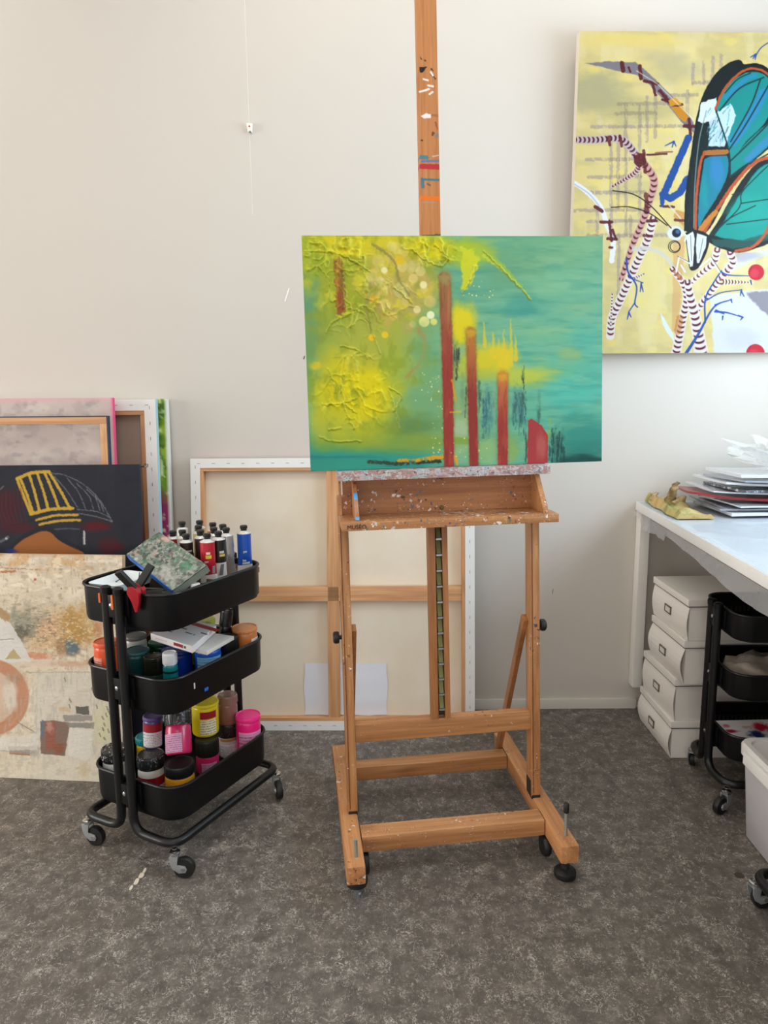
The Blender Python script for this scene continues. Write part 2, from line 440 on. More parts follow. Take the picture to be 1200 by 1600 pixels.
t_ = thing('ceiling_light', 'short white wall washer light above the leaning stack', 'light', (-1.75, 2.5, 2.945))
MB().box((-.47, -.05, 0), (.47, .05, .055)).build('housing', mat('fitting'), t_, bevel=.004)
MB().box((-.45, -.03, -.004), (.45, .03, 0)).build('diffuser', mat('diffuser_glow'), t_)

# ------------------------------------------------------------------ the easel
LEAN = math.tan(R(3.2))
ER = (0, -.0131, R(7.0))
easel = thing('studio_easel', 'paint-spattered wooden studio easel with a tray and tall mast, holding the green and yellow painting', 'easel', (.158, 2.0485, 0), ER)
WZ = wood('beech_upright', 2); WZs = wood('beech_upright_spattered', 2, spots=(80, .34), seed=3.)
WX_ = wood('beech_rail', 0, spots=(85, .3), seed=7.); WXs = wood('beech_tray', 0, spots=(95, .72), seed=1.)
WXp = wood('beech_tray_back', 0, (138, 84, 46), (170, 112, 66), (190, 132, 84), spots=(85, .42), seed=5.)
WY = wood('beech_runner', 1, (156, 100, 58), (196, 138, 88), (214, 160, 110), spots=(85, .42), seed=11.)
WLED = mat('ledge_painted', (160, 150, 150), .5); g = NT(WLED); v = g.coords((1, 1, 1))
col = g.ramp(g.noise(g.coords((17, 17, 40)), 1, 4, .7, .6), [(.26, (52, 92, 150)), (.38, (150, 166, 182)), (.45, (186, 176, 172)), (.50, (170, 120, 116)), (.55, (150, 128, 124)), (.60, (186, 190, 192)), (.67, (112, 146, 150)), (.76, (60, 84, 128))])
col = g.mix(g.fac(g.noise(g.coords((150, 90, 50)), 1, 3), .58, .66, 0, .55), col, (216, 210, 204)); col = g.mix(g.fac(g.noise(v, 110, 4), .60, .66, 0, .8), col, (84, 66, 70))
g.l(splat(g, col, 120, .30, 2.), g.b.inputs['Base Color']); g.bump(g.noise(v, 220, 4), .5, .003)
MBLK = mat('black_rubber', (20, 20, 21), .55); MSTEEL = mat('zinc_steel', (176, 180, 182), .3, metal=.9)
MBRASS = mat('ratchet_olive', (112, 112, 70), .38, metal=.55); MDARK = mat('dark_plate', (60, 58, 52), .4, metal=.6)
def lp(x, off, z): return (x, -.10+off+(z-.115)*LEAN, z)
def lean(mb): return mb.map(lambda p: Vector((p.x, -.10+p.y+(p.z-.115)*LEAN, p.z)))
for s_ in (-1, 1):
    b = MB(); x0 = .276*s_
    poly = [(x0-.024, -.335), (x0+.024, -.335), (x0+.024, .315), (x0-.024, .315)]
    bo = MB().prism(poly, .066, .115).build('runner', WY, easel, bevel=.006)
    ux = (-.277, -.250) if s_ < 0 else (.249, .276)
    lean(MB().box((ux[0], 0, .118), (ux[1], .045, 1.0))).build('upright', WZs, easel, bevel=.0025)
    lean(MB().box((ux[0]+.005, -.0008, .13), (ux[0]+.0068, .001, .93))).build('groove', mat('groove_dark', (92, 50, 26), .7), easel)
    lean(MB().box((ux[0]+.001, -.001, .112), (ux[1]-.001, .045, .123))).build('upright_foot', MBLK, easel)
    xi = ux[1] if s_ < 0 else ux[0]
    lean(MB().box((xi-.002, .004, .118), (xi+.002, .04, .165))).build('bracket', MDARK, easel)
    # rear brace
    xb = .2425*s_
    MB().bar(lp(xb, .03, .635), (xb, .235, .085), .014, .028, (1, 0, 0)).build('brace', wood('beech_brace', 2, (126, 76, 40), (168, 110, 62), (186, 128, 80)), easel, bevel=.002)
    kn = MB(); Mk = Matrix.Translation(lp(.288*s_, .022, .613)) @ Euler((0, R(90), 0)).to_matrix().to_4x4()
    kn.lathe([(.006, -.02), (.006, -.004), (.015, -.004), (.017, .0), (.017, .008), (.013, .012)], 12, Mk if s_ > 0 else Mk @ Euler((0, R(180), 0)).to_matrix().to_4x4())
    kn.build('clamp_knob', MBLK, easel)
    # threaded levelling rod, foot disc, castor
    top = .185 if s_ < 0 else .19
    if s_ < 0:
        ro = MB(); xr, yr = -.272, -.292
        ro.lathe([(.0045, .012), (.0045, .162)], 10, Matrix.Translation((xr, yr, 0))); ro.build('levelling_rod', mat('rod_grey', (150, 158, 152), .45, metal=.5), easel)
        MB().lathe([(.016, .036), (.027, .040), (.029, .052), (.026, .066)], 20, Matrix.Translation((xr, yr, 0))).build('foot_disc', MBLK, easel)
        MB().lathe([(.006, .002), (.011, .003), (.011, .014), (.008, .016), (.008, .037)], 6, Matrix.Translation((xr, yr, 0))).build('foot_nut', MSTEEL, easel)
    else:
        xr, yr = .281, -.287
        MB().lathe([(.0045, .03), (.0045, .182)], 10, Matrix.Translation((xr, yr, 0))).build('levelling_rod', mat('rod_grey'), easel)
        MB().lathe([(.0065, .18), (.0075, .183), (.0075, .204), (.005, .207)], 12, Matrix.Translation((xr, yr, 0))).build('rod_cap', MBLK, easel)
        MB().lathe([(.026, -.003), (.029, .002), (.029, .014), (.022, .02), (.012, .023), (.011, .034)], 20, Matrix.Translation((xr, yr, 0))).build('foot_disc', MBLK, easel)
    xc = x0+.034 if s_ < 0 else x0-.018
    Mc = Matrix.Translation((xc, -.195, .031)) @ Euler((0, R(90), 0)).to_matrix().to_4x4()
    c_ = MB().lathe([(.012, -.011), (.027, -.010), (.031, -.005), (.031, .005), (.027, .010), (.012, .011)], 18, Mc)
    c_.build('castor_wheel', MBLK, easel)
lean(MB().box((-.250, .003, .318), (.249, .034, .371))).build('crossbar', WX_, easel, bevel=.003)
MB().box((-.25, .150, .072), (.25, .202, .115)).build('rear_rail', WX_, easel, bevel=.003)
MB().box((-.25, -.212, .070), (.25, -.155, .115)).build('front_rail', WXs if 0 else wood('beech_front_rail', 0, (150, 98, 58), (196, 140, 92), (216, 164, 116), spots=(120, .40), seed=21.), easel, bevel=.003)
# ratchet rails and their toothed strip
for a, b in ((-.036, -.0165), (.0025, .0175)):
    lean(MB().box((a, -.004, .372), (b, .026, .9325))).build('ratchet_rail', wood('beech_ratchet', 2, (132, 80, 42), (168, 110, 64), (186, 128, 80)), easel, bevel=.0015)
rat = lean(MB().box((-.0165, .014, .375), (.0025, .022, .9325))).build('ratchet_backing', mat('ratchet_dark', (58, 48, 30), .6), easel)  # dark brown strip behind the teeth
for k in range(12):
    z = .395+k*.0435
    pl = lean(MB().add([(-.0125, .0, z+.006), (.0, .0, z+.006), (.0, .012, z+.041), (-.0125, .012, z+.041), (-.0125, .014, z+.006), (.0, .014, z+.006), (.0, .014, z+.041), (-.0125, .014, z+.041)],
        [(0, 1, 2, 3), (4, 7, 6, 5), (0, 4, 5, 1), (1, 5, 6, 2), (2, 6, 7, 3), (3, 7, 4, 0)])).build('ratchet_tooth', MBRASS, easel)
    lean(MB().box((-.014, -.003, z), (.0015, .004, z+.005))).build('ratchet_clip', MSTEEL, pl)
# paint ledge, tray
lean(MB().box((-.277, -.082, 1.052), (.279, .0, 1.0755))).build('ledge', WLED, easel, bevel=.002)
lean(MB().box((-.262, -.0015, .945), (.268, .012, 1.052))).build('tray_back', WXp, easel)
lean(MB().box((-.275, -.122, .931), (.288, .012, .953))).build('tray_floor', WXs, easel, bevel=.003)
for x, t_ in ((-.238, .009), (.252, .013), (-.272, .006)):
    d0, d1 = (-.030, -.105) if x > -.26 else (-.004, -.012)
    mb = MB().add([(x, 0, .953), (x, d1, .953), (x, d1+.006, .97), (x, d0, 1.052), (x, 0, 1.052), (x+t_, 0, .953), (x+t_, d1, .953), (x+t_, d1+.006, .97), (x+t_, d0, 1.052), (x+t_, 0, 1.052)],
        [(0, 1, 2, 3, 4), (9, 8, 7, 6, 5), (0, 5, 6, 1), (1, 6, 7, 2), (2, 7, 8, 3), (3, 8, 9, 4), (4, 9, 5, 0)])
    lean(mb).build('tray_divider', wood('beech_divider', 2, (150, 96, 56), (186, 128, 80), (204, 150, 100), spots=(75, .45), seed=9.), easel)
dv = lean(MB().add([(-.2385, -.1065, .956), (-.2285, -.1065, .956), (-.2285, -.060, 1.018), (-.2385, -.060, 1.018), (-.2385, -.102, .956), (-.2285, -.102, .956), (-.2285, -.055, 1.018), (-.2385, -.055, 1.018)],
    [(0, 1, 2, 3), (4, 7, 6, 5), (0, 4, 5, 1), (1, 5, 6, 2), (2, 6, 7, 3), (3, 7, 4, 0)])).build('paint_smear', mat('smear_blue', (84, 156, 206), .5), easel)
for z in (.962, 1.044):
    Ms = Matrix.Translation(lp(.004, -.0025, z)) @ Euler((R(90), 0, 0)).to_matrix().to_4x4()
    MB().lathe([(.0062, -.002), (.0062, .0015), (.0045, .003)], 12, Ms).build('bolt', mat('bolt_brass', (120, 100, 62), .4, metal=.7), easel)
def text_mesh(txt, size, m, name, parent, loc, rot, ext=.0008):
    cu = bpy.data.curves.new('t', 'FONT'); cu.body = txt; cu.size = size; cu.extrude = ext; cu.resolution_u = 3
    to = bpy.data.objects.new('t', cu); COL.objects.link(to)
    me = bpy.data.meshes.new_from_object(to.evaluated_get(bpy.context.evaluated_depsgraph_get()))
    bpy.data.objects.remove(to); me.materials.clear(); me.materials.append(m); me.name = name
    o = bpy.data.objects.new(name, me); COL.objects.link(o); o.parent = parent; o.location = loc; o.rotation_euler = rot
    return o
ltr = text_mesh('MUSEO', .0150, mat('stamp_black', (52, 36, 24), .7), 'lettering', easel, lp(-.262, -.1226, .9365), (R(90), 0, 0)); ltr['label'] = 'dark stamped lettering reading MUSEO'
# mast with its own painted marks
p = Paint([(164, -856), (293, -856), (352, 2964), (228, 2964)], 44, 1100, (186, 124, 76))
n = p.noise(14, 260, 5); p.mix(sstep(.4, .75, n)*.5, (160, 100, 58)); p.mix(sstep(.55, .8, p.noise(8, 420, 8))*.4, (206, 148, 100))
p.poly([(196, 420), (244, 418), (232, 436), (215, 455), (200, 452)], (34, 28, 26), jit=4)
for a in ([(230, 378), (237, 380)], [(272, 430), (283, 440)], [(270, 465), (300, 490)], [(205, 360), (212, 372)], [(206, 876), (216, 878)]): p.stroke(a, 8, (50, 40, 34), .8, jit=5)
for a in ([(198, 574), (258, 556)], [(260, 586), (280, 574)], [(222, 495), (250, 502)], [(252, 533), (284, 538)], [(270, 450), (282, 470)]): p.stroke(a, 12, (226, 220, 212), .95, jit=3)
p.poly([(202, 724), (240, 708), (272, 712), (268, 736), (225, 742)], (222, 220, 220), jit=4)
p.stroke([(275, 718), (312, 720)], 14, (150, 96, 70), .8, jit=5); p.stroke([(300, 850), (318, 838)], 22, (120, 122, 120), .9, jit=7)
p.stroke([(300, 760), (310, 800)], 12, (140, 62, 46), .7, jit=6); p.stroke([(278, 840), (284, 830)], 16, (80, 50, 36), .7, jit=6)
p.stroke([(206, 980), (240, 985)], 26, (60, 120, 140), .85, jit=6); p.stroke([(210, 1008), (322, 1003)], 14, (84, 112, 170), .85, jit=3); p.stroke([(280, 975), (318, 968)], 8, (200, 190, 180), .7, jit=4)
p.stroke([(206, 1040), (323, 1042)], 34, (176, 46, 52), .92, jit=3); p.stroke([(208, 1122), (323, 1124)], 14, (44, 116, 134), .9, jit=3); p.stroke([(212, 1120), (216, 1170)], 22, (62, 112, 140), .85, jit=4)
p.stroke([(246, 1150), (262, 1158)], 12, (60, 70, 90), .6, jit=5)
p.stroke([(206, 1240), (325, 1242)], 28, (226, 112, 34), .92, jit=3); p.stroke([(214, 1264), (290, 1266)], 8, (140, 150, 150), .7, jit=2)
p.stroke([(206, 1484), (328, 1474)], 16, (60, 70, 60), .8, jit=4)
mast = painted_board('mast', p, .0505, 1.47, .026, paint_mat('mast_paint', .45), easel, loc=lp(-.0157, -.028, 1.079), rot=(-math.atan(LEAN), 0, 0))

# ------------------------------------------------------------------ painting on the easel
def easel_painting():
    p = Paint([(31, 59), (1172, 57), (1183, 907), (65, 951)], 560, 420, (98, 158, 126))
    X, Y = p.X, p.Y
    st = p.noise(190, 26, 2, 5)
    p.mix(sstep(700, 1100, X)*.8, (92, 158, 136)); p.mix(sstep(260, 560, Y)*sstep(600, 1000, X)*.6, (84, 172, 150))
    p.mix(sstep(.45, .7, st)*.55, (118, 172, 140)); p.mix(sstep(.5, .75, p.noise(220, 20, 9, 5))*.5*sstep(500, 900, X), (60, 140, 126))
    p.mix((1-sstep(60, 300, Y))*sstep(640, 800, X)*.75, (104, 158, 118))
    p.blob(1000, 240, 160, 60, (122, 176, 134), .6, seed=12); p.blob(860, 320, 80, 45, (62, 142, 130), .6, seed=14)
    p.blob(1060, 640, 120, 90, (70, 182, 168), .45, seed=4)
    p.mix(sstep(690, 900, Y)*sstep(930, 1100, X)*.85, (34, 104, 96)); p.blob(1110, 790, 110, 70, (44, 132, 118), .6, seed=3)
    p.blob(1100, 905, 130, 26, (18, 60, 58), .85, seed=5)
    for cx, cy, rx, ry, c, a_ in ((640, 480, 110, 150, (140, 172, 104), .6), (720, 640, 150, 130, (116, 170, 122), .7), (640, 700, 70, 160, (138, 172, 116), .7), (860, 700, 130, 110, (96, 168, 138), .6), (960, 420, 130, 50, (128, 176, 124), .6), (1080, 330, 90, 40, (136, 176, 128), .5), (930, 560, 160, 50, (134, 172, 104), .6), (830, 180, 140, 80, (100, 150, 112), .7), (1030, 130, 120, 60, (112, 160, 120), .6), (1110, 480, 60, 110, (78, 164, 146), .6), (760, 840, 180, 60, (118, 166, 112), .7), (620, 860, 60, 60, (150, 180, 130), .6)):
        p.blob(cx, cy, rx, ry, c, a_, .9, .5, seed=int(cx+cy), ns=45)
    p.mix(sstep(.45, .75, p.noise(110, 24, 77, 5))*.3, (140, 180, 136)); p.mix(sstep(.5, .75, p.noise(90, 16, 78, 5))*.28, (60, 134, 118))
    # lower left greens
    p.blob(60, 400, 90, 260, (96, 142, 92), .8, seed=22); p.blob(90, 270, 80, 70, (82, 146, 124), .8, seed=21)
    p.mix(sstep(790, 900, Y)*(1-sstep(420, 640, X))*.95, (42, 140, 122)); p.mix(sstep(.5, .7, p.noise(140, 16, 31))*sstep(840, 880, Y)*(1-sstep(400, 620, X))*.8, (34, 120, 124))
    p.blob(520, 700, 160, 120, (112, 158, 104), .8, seed=23); p.blob(360, 830, 300, 55, (126, 150, 54), .85, n=.2, seed=24); p.blob(440, 770, 130, 50, (88, 122, 62), .7, seed=27)
    p.blob(120, 850, 60, 30, (104, 150, 66), .7, seed=33)
    # yellow foliage
    p.blob(240, 330, 300, 300, (150, 156, 46), .7, seed=39, ns=90); p.blob(260, 200, 330, 210, (154, 160, 36), .9, seed=40); p.blob(230, 90, 300, 60, (206, 190, 24), .9, n=.4, seed=41); p.blob(70, 140, 70, 90, (150, 168, 40), .8, seed=42)
    p.blob(240, 640, 200, 210, (196, 186, 22), .95, n=.3, seed=43); p.blob(250, 620, 150, 130, (212, 196, 8), .9, seed=44); p.blob(140, 770, 90, 80, (180, 178, 40), .7, seed=45)
    p.blob(300, 450, 190, 120, (164, 166, 62), .75, seed=46); p.blob(420, 560, 100, 100, (150, 166, 60), .6, seed=47)
    p.blob(85, 548, 30, 20, (214, 186, 40), .8, seed=48)
    p.blob(400, 250, 150, 150, (178, 158, 84), .85, seed=49); p.blob(360, 130, 90, 60, (200, 180, 60), .7, seed=50)
    p.blob(540, 110, 110, 60, (206, 192, 14), .95, n=.3, seed=51); p.blob(660, 120, 120, 60, (164, 178, 38), .9, seed=52)
    p.poly([(630, 100), (720, 110), (690, 190), (656, 262), (638, 258), (640, 190)], (196, 198, 40), .9, 5, jit=14)
    p.stroke(spline([(700, 115), (780, 165), (850, 235), (905, 295)]), 34, (150, 176, 60), .85, 6, w2=4, jit=8); p.stroke([(720, 130), (800, 190)], 8, (196, 200, 60), .6, jit=5)
    p.stroke([(560, 140), (655, 152)], 10, (184, 186, 40), .6, jit=4)
    p.mix(sstep(.5, .72, p.noise(34, 60, 60))*.45*(1-sstep(480, 640, X))*(1-sstep(760, 860, Y)), (122, 140, 32))
    p.mix(sstep(.55, .75, p.noise(50, 40, 61))*.5*(1-sstep(480, 640, X))*(1-sstep(300, 420, Y)), (222, 206, 40))
    # bokeh discs
    rnd = random.Random(5)
    for k in range(64):
        a, r = rnd.random()*6.28, math.sqrt(rnd.random())
        x, y = 400+130*r*math.cos(a), 250+160*r*math.sin(a); q = rnd.choice(((214, 196, 120), (196, 160, 84), (222, 208, 140), (204, 172, 60), (178, 150, 96)))
        p.disc(x, y, rnd.uniform(10, 24), q, rnd.uniform(.2, .5), 3)
    for x, y, r, q in ((498, 380, 20, (226, 222, 140)), (522, 355, 15, (240, 236, 190)), (534, 380, 13, (228, 214, 110)), (494, 242, 14, (228, 220, 160)), (470, 335, 14, (222, 210, 140)), (455, 218, 18, (210, 186, 110)),
                       (298, 440, 13, (238, 186, 24)), (348, 430, 13, (226, 190, 30)), (345, 188, 12, (226, 220, 170)), (306, 294, 17, (206, 160, 40)), (404, 150, 18, (212, 176, 30)), (410, 262, 30, (188, 178, 110))):
        p.disc(x, y, r, q, .85, 3)
    p.stroke(spline([(478, 410), (498, 460), (486, 530), (430, 590)]), 20, (170, 130, 70), .75, 5, w2=8, jit=4)
    p.stroke(spline([(300, 90), (380, 150), (400, 220), (440, 280)]), 9, (128, 118, 70), .7, 3, jit=4); p.stroke(spline([(290, 240), (280, 320), (292, 420)]), 12, (140, 132, 64), .6, 4, jit=4)
    p.blob(62, 300, 60, 95, (86, 142, 112), .85, .9, .5, seed=141, ns=30); p.blob(60, 470, 40, 90, (100, 146, 96), .7, .9, .5, seed=142, ns=30); p.blob(500, 500, 60, 110, (112, 156, 98), .6, .9, .5, seed=143, ns=30)
    # yellow glow among the trunks
    p.blob(645, 390, 62, 90, (214, 194, 26), .95, seed=70); p.blob(720, 520, 90, 60, (212, 190, 30), .85, seed=71); p.blob(800, 520, 60, 60, (226, 190, 22), .9, seed=72)
    p.blob(880, 585, 120, 42, (186, 188, 60), .8, seed=73); p.blob(1050, 500, 60, 30, (150, 170, 96), .5, seed=74); p.blob(700, 560, 120, 60, (196, 184, 40), .6, seed=75)
    for x, y0, y1 in ((726, 380, 470), (760, 420, 500), (800, 410, 540), (828, 370, 540), (846, 430, 520), (782, 440, 520)): p.stroke([(x, y0), (x+3, y1)], 3, (206, 186, 50), .8, 3, w2=16, jit=4)
    p.blob(640, 760, 60, 120, (136, 168, 110), .7, seed=76); p.blob(830, 860, 40, 60, (132, 160, 80), .7, seed=77); p.blob(740, 870, 40, 60, (140, 176, 110), .7, seed=78); p.blob(640, 780, 40, 40, (176, 190, 160), .5, seed=79)
    p.poly([(600, 820), (670, 818), (670, 845), (600, 845)], (120, 150, 50), .7, 4, jit=5)
    # dark scratches
    rnd = random.Random(9)
    def scratch(x0, x1, y0, y1, n, col, a=.7):
        for k in range(n):
            x = rnd.uniform(x0, x1); y = rnd.uniform(y0, y1); l = rnd.uniform(20, 90)
            p.stroke([(x, y), (x+rnd.uniform(-3, 3), min(y+l, y1+40))], rnd.uniform(2, 9), col, rnd.uniform(.3, a), 1.5, jit=4, dry=.4)
    for (x, y, rx, ry, c, a_) in ((620, 520, 14, 50, (60, 70, 62), .55), (738, 720, 20, 90, (70, 116, 122), .65), (762, 700, 14, 60, (110, 150, 140), .5), (866, 700, 24, 70, (76, 116, 112), .6), (846, 670, 10, 60, (90, 130, 120), .5), (1010, 840, 26, 60, (44, 84, 76), .6), (646, 660, 10, 80, (96, 120, 110), .5), (940, 700, 8, 50, (70, 120, 100), .5), (890, 860, 10, 50, (130, 140, 120), .5)):
        p.blob(x, y, rx, ry, c, a_, .9, .9, seed=int(x), ns=14)
    scratch(606, 634, 470, 560, 14, (40, 46, 40)); scratch(655, 664, 560, 700, 8, (60, 80, 70)); scratch(706, 716, 590, 680, 8, (40, 70, 66))
    scratch(724, 752, 640, 780, 18, (48, 92, 104)); scratch(752, 778, 640, 760, 8, (70, 120, 116)); scratch(838, 890, 640, 770, 22, (44, 84, 86)); scratch(875, 882, 540, 660, 6, (30, 60, 56), .9)
    scratch(930, 945, 660, 740, 5, (50, 100, 84)); scratch(975, 985, 700, 790, 5, (130, 170, 50)); scratch(980, 1040, 780, 880, 26, (26, 62, 58), .8); scratch(890, 896, 790, 900, 8, (60, 80, 60))
    # trunks
    def trunk(pts, w0, w1, top, bot, seed):
        p.stroke(pts, w0+16, (150, 130, 70), .35, 9, w2=w1+10, jit=8, seed=seed+1)
        P = np.asarray(pts, float); p.stroke(pts, w0+8, (70, 80, 50), .35, 5, w2=w1+6, jit=3, seed=seed)
        p.stroke(pts, w0, bot, .97, 2, w2=w1, jit=2.5, seed=seed)
        m = (np.abs(X-np.interp(Y, P[:, 1], P[:, 0])) < w0*.62) & (Y > P[0, 1]-6) & (Y < P[-1, 1]+20)
        base = p.c.copy(); t_ = (1-sstep(P[0, 1], P[0, 1]+(P[-1, 1]-P[0, 1])*.55, Y))*m*.9
        red = (p.c[:, 0] > p.c[:, 1]+40) & m
        p.mix(t_*red, top); p.mix(red*sstep(.5, .75, p.noise(10, 60, seed))*.4, (176, 92, 70)); p.mix(red*sstep(.55, .8, p.noise(7, 40, seed+3))*.35, (110, 40, 36))
    trunk([(574, 214), (586, 480), (597, 925)], 42, 38, (142, 108, 62), (146, 50, 44), 81)
    trunk([(675, 418), (683, 640), (693, 925)], 34, 34, (176, 124, 44), (138, 46, 42), 83)
    trunk([(799, 585), (801, 760), (803, 925)], 36, 38, (190, 116, 56), (150, 50, 46), 85)
    p.poly([(897, 752), (912, 744), (952, 772), (974, 808), (977, 925), (898, 925)], (158, 52, 56), .97, 2, jit=3); p.blob(950, 850, 22, 60, (186, 110, 96), .5, seed=87)
    p.blob(574, 214, 28, 30, (146, 140, 82), .75, seed=88); p.blob(675, 418, 24, 22, (196, 160, 40), .7, seed=89); p.blob(799, 580, 26, 30, (206, 160, 40), .75, seed=90); p.blob(590, 330, 6, 90, (176, 120, 70), .5, seed=96); p.blob(562, 300, 5, 90, (120, 70, 40), .5, seed=98)
    p.stroke([(606, 600), (622, 680)], 8, (206, 150, 30), .7, jit=4); p.stroke([(600, 722), (640, 720)], 5, (214, 180, 40), .7, jit=3)
    p.stroke([(170, 160), (176, 240), (178, 336)], 36, (132, 92, 30), .95, 3, jit=9); p.stroke([(164, 165), (168, 330)], 9, (190, 130, 50), .7, 3, jit=7, dry=.3); p.stroke([(184, 170), (188, 330)], 8, (92, 58, 24), .7, 3, jit=7, dry=.3, hh=.8); p.stroke([(176, 280), (182, 340)], 22, (146, 78, 34), .7, 4, jit=6)
    # bottom strokes and specks
    p.stroke([(290, 914), (400, 920), (560, 908)], 14, (42, 56, 40), .9, 3, jit=6, dry=.35); p.stroke([(400, 908), (480, 905), (570, 892)], 13, (214, 150, 24), .9, 2, jit=6, dry=.35); p.stroke([(480, 918), (566, 912)], 7, (40, 44, 32), .9, 2, jit=3)
    p.stroke([(620, 890), (628, 918)], 12, (206, 150, 40), .8, jit=4)
    for k in range(60):
        x, y = rnd.choice(((rnd.uniform(460, 560), rnd.uniform(560, 680)), (rnd.uniform(530, 570), rnd.uniform(700, 900)), (rnd.uniform(640, 760), rnd.uniform(220, 290)), (rnd.uniform(600, 760), rnd.uniform(820, 900))))
        p.disc(x, y, rnd.uniform(1.2, 3.2), (222, 212, 130), .9, 1.2)
    # impasto: wrinkled paper folds under the yellow paint
    def region(cx, cy, rx, ry, seed): return 1-sstep(.6, 1.05, np.hypot((X-cx)/rx, (Y-cy)/ry)+.5*(p.noise(60, 60, seed)-.5))
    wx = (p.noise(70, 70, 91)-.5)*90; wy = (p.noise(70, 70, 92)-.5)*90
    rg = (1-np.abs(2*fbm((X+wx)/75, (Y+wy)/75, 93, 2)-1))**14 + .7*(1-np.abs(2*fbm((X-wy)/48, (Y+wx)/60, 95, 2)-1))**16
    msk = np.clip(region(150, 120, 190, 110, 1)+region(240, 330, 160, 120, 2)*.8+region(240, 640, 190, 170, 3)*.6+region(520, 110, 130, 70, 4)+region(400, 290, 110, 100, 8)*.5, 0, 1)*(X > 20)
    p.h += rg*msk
    p.mix(np.clip(rg*msk, 0, 1)*.45, (222, 212, 62)); p.mix(sstep(.55, .75, p.noise(22, 26, 99, 4))*msk*.45, (128, 136, 24))  # ridge highlights put into the colour; random olive patches between them
    for q in ([(40, 115), (130, 118), (190, 135), (290, 190)], [(50, 190), (90, 175), (130, 215)], [(130, 215), (140, 300), (160, 300)], [(200, 140), (250, 170), (280, 230)], [(210, 330), (262, 345), (285, 380)], [(125, 420), (150, 380), (230, 345)], [(180, 470), (250, 490), (225, 505)],
              [(100, 815), (150, 835), (260, 832)], [(175, 620), (185, 690), (230, 790)], [(185, 690), (240, 725)], [(105, 695), (170, 690), (240, 670)], [(360, 640), (385, 700), (405, 785)], [(365, 630), (410, 660), (380, 720)], [(130, 790), (180, 785)],
              [(440, 105), (500, 150), (560, 172)], [(560, 172), (585, 140), (530, 90)], [(720, 115), (790, 180), (905, 296)], [(640, 270), (660, 240), (690, 170)], [(380, 250), (430, 290), (450, 310)], [(230, 510), (240, 570)], [(130, 560), (150, 610), (160, 650)], [(290, 350), (300, 420), (330, 500)]):
        p.stroke(spline(q, 6), 5, (206, 200, 60), .35, 2.5, jit=6, hh=1.1); p.stroke([(a+3, b+5) for a, b in spline(q, 6)], 4, (110, 120, 20), .5, 2.5, jit=6)  # painted highlight along each fold, offset olive stroke as its painted shadow side
    hs = p.h.reshape(p.nv, p.nu); p.h = (hs+np.roll(hs, 1, 0)+np.roll(hs, -1, 0)+np.roll(hs, 1, 1)+np.roll(hs, -1, 1)).ravel()/5
    p.h[(p.u < .006) | (p.u > .994) | (p.v < .008) | (p.v > .992)] *= 0
    p.h += .03*p.noise(30, 5, 97)*(p.u > .006)*(p.u < .994)*(p.v > .008)*(p.v < .992)
    return p
pb = Vector((.158, 2.0485, 0)) + Euler(ER).to_matrix() @ Vector((.044, -.10-.050+(1.0765-.115)*LEAN, 1.0765))
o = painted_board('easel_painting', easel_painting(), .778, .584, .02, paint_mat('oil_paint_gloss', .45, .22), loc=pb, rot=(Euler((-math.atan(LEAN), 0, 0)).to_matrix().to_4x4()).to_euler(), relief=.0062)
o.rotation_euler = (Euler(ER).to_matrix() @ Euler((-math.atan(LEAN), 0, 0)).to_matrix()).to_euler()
tag(o, 'green and yellow abstract painting of red tree trunks standing on the easel', 'painting')
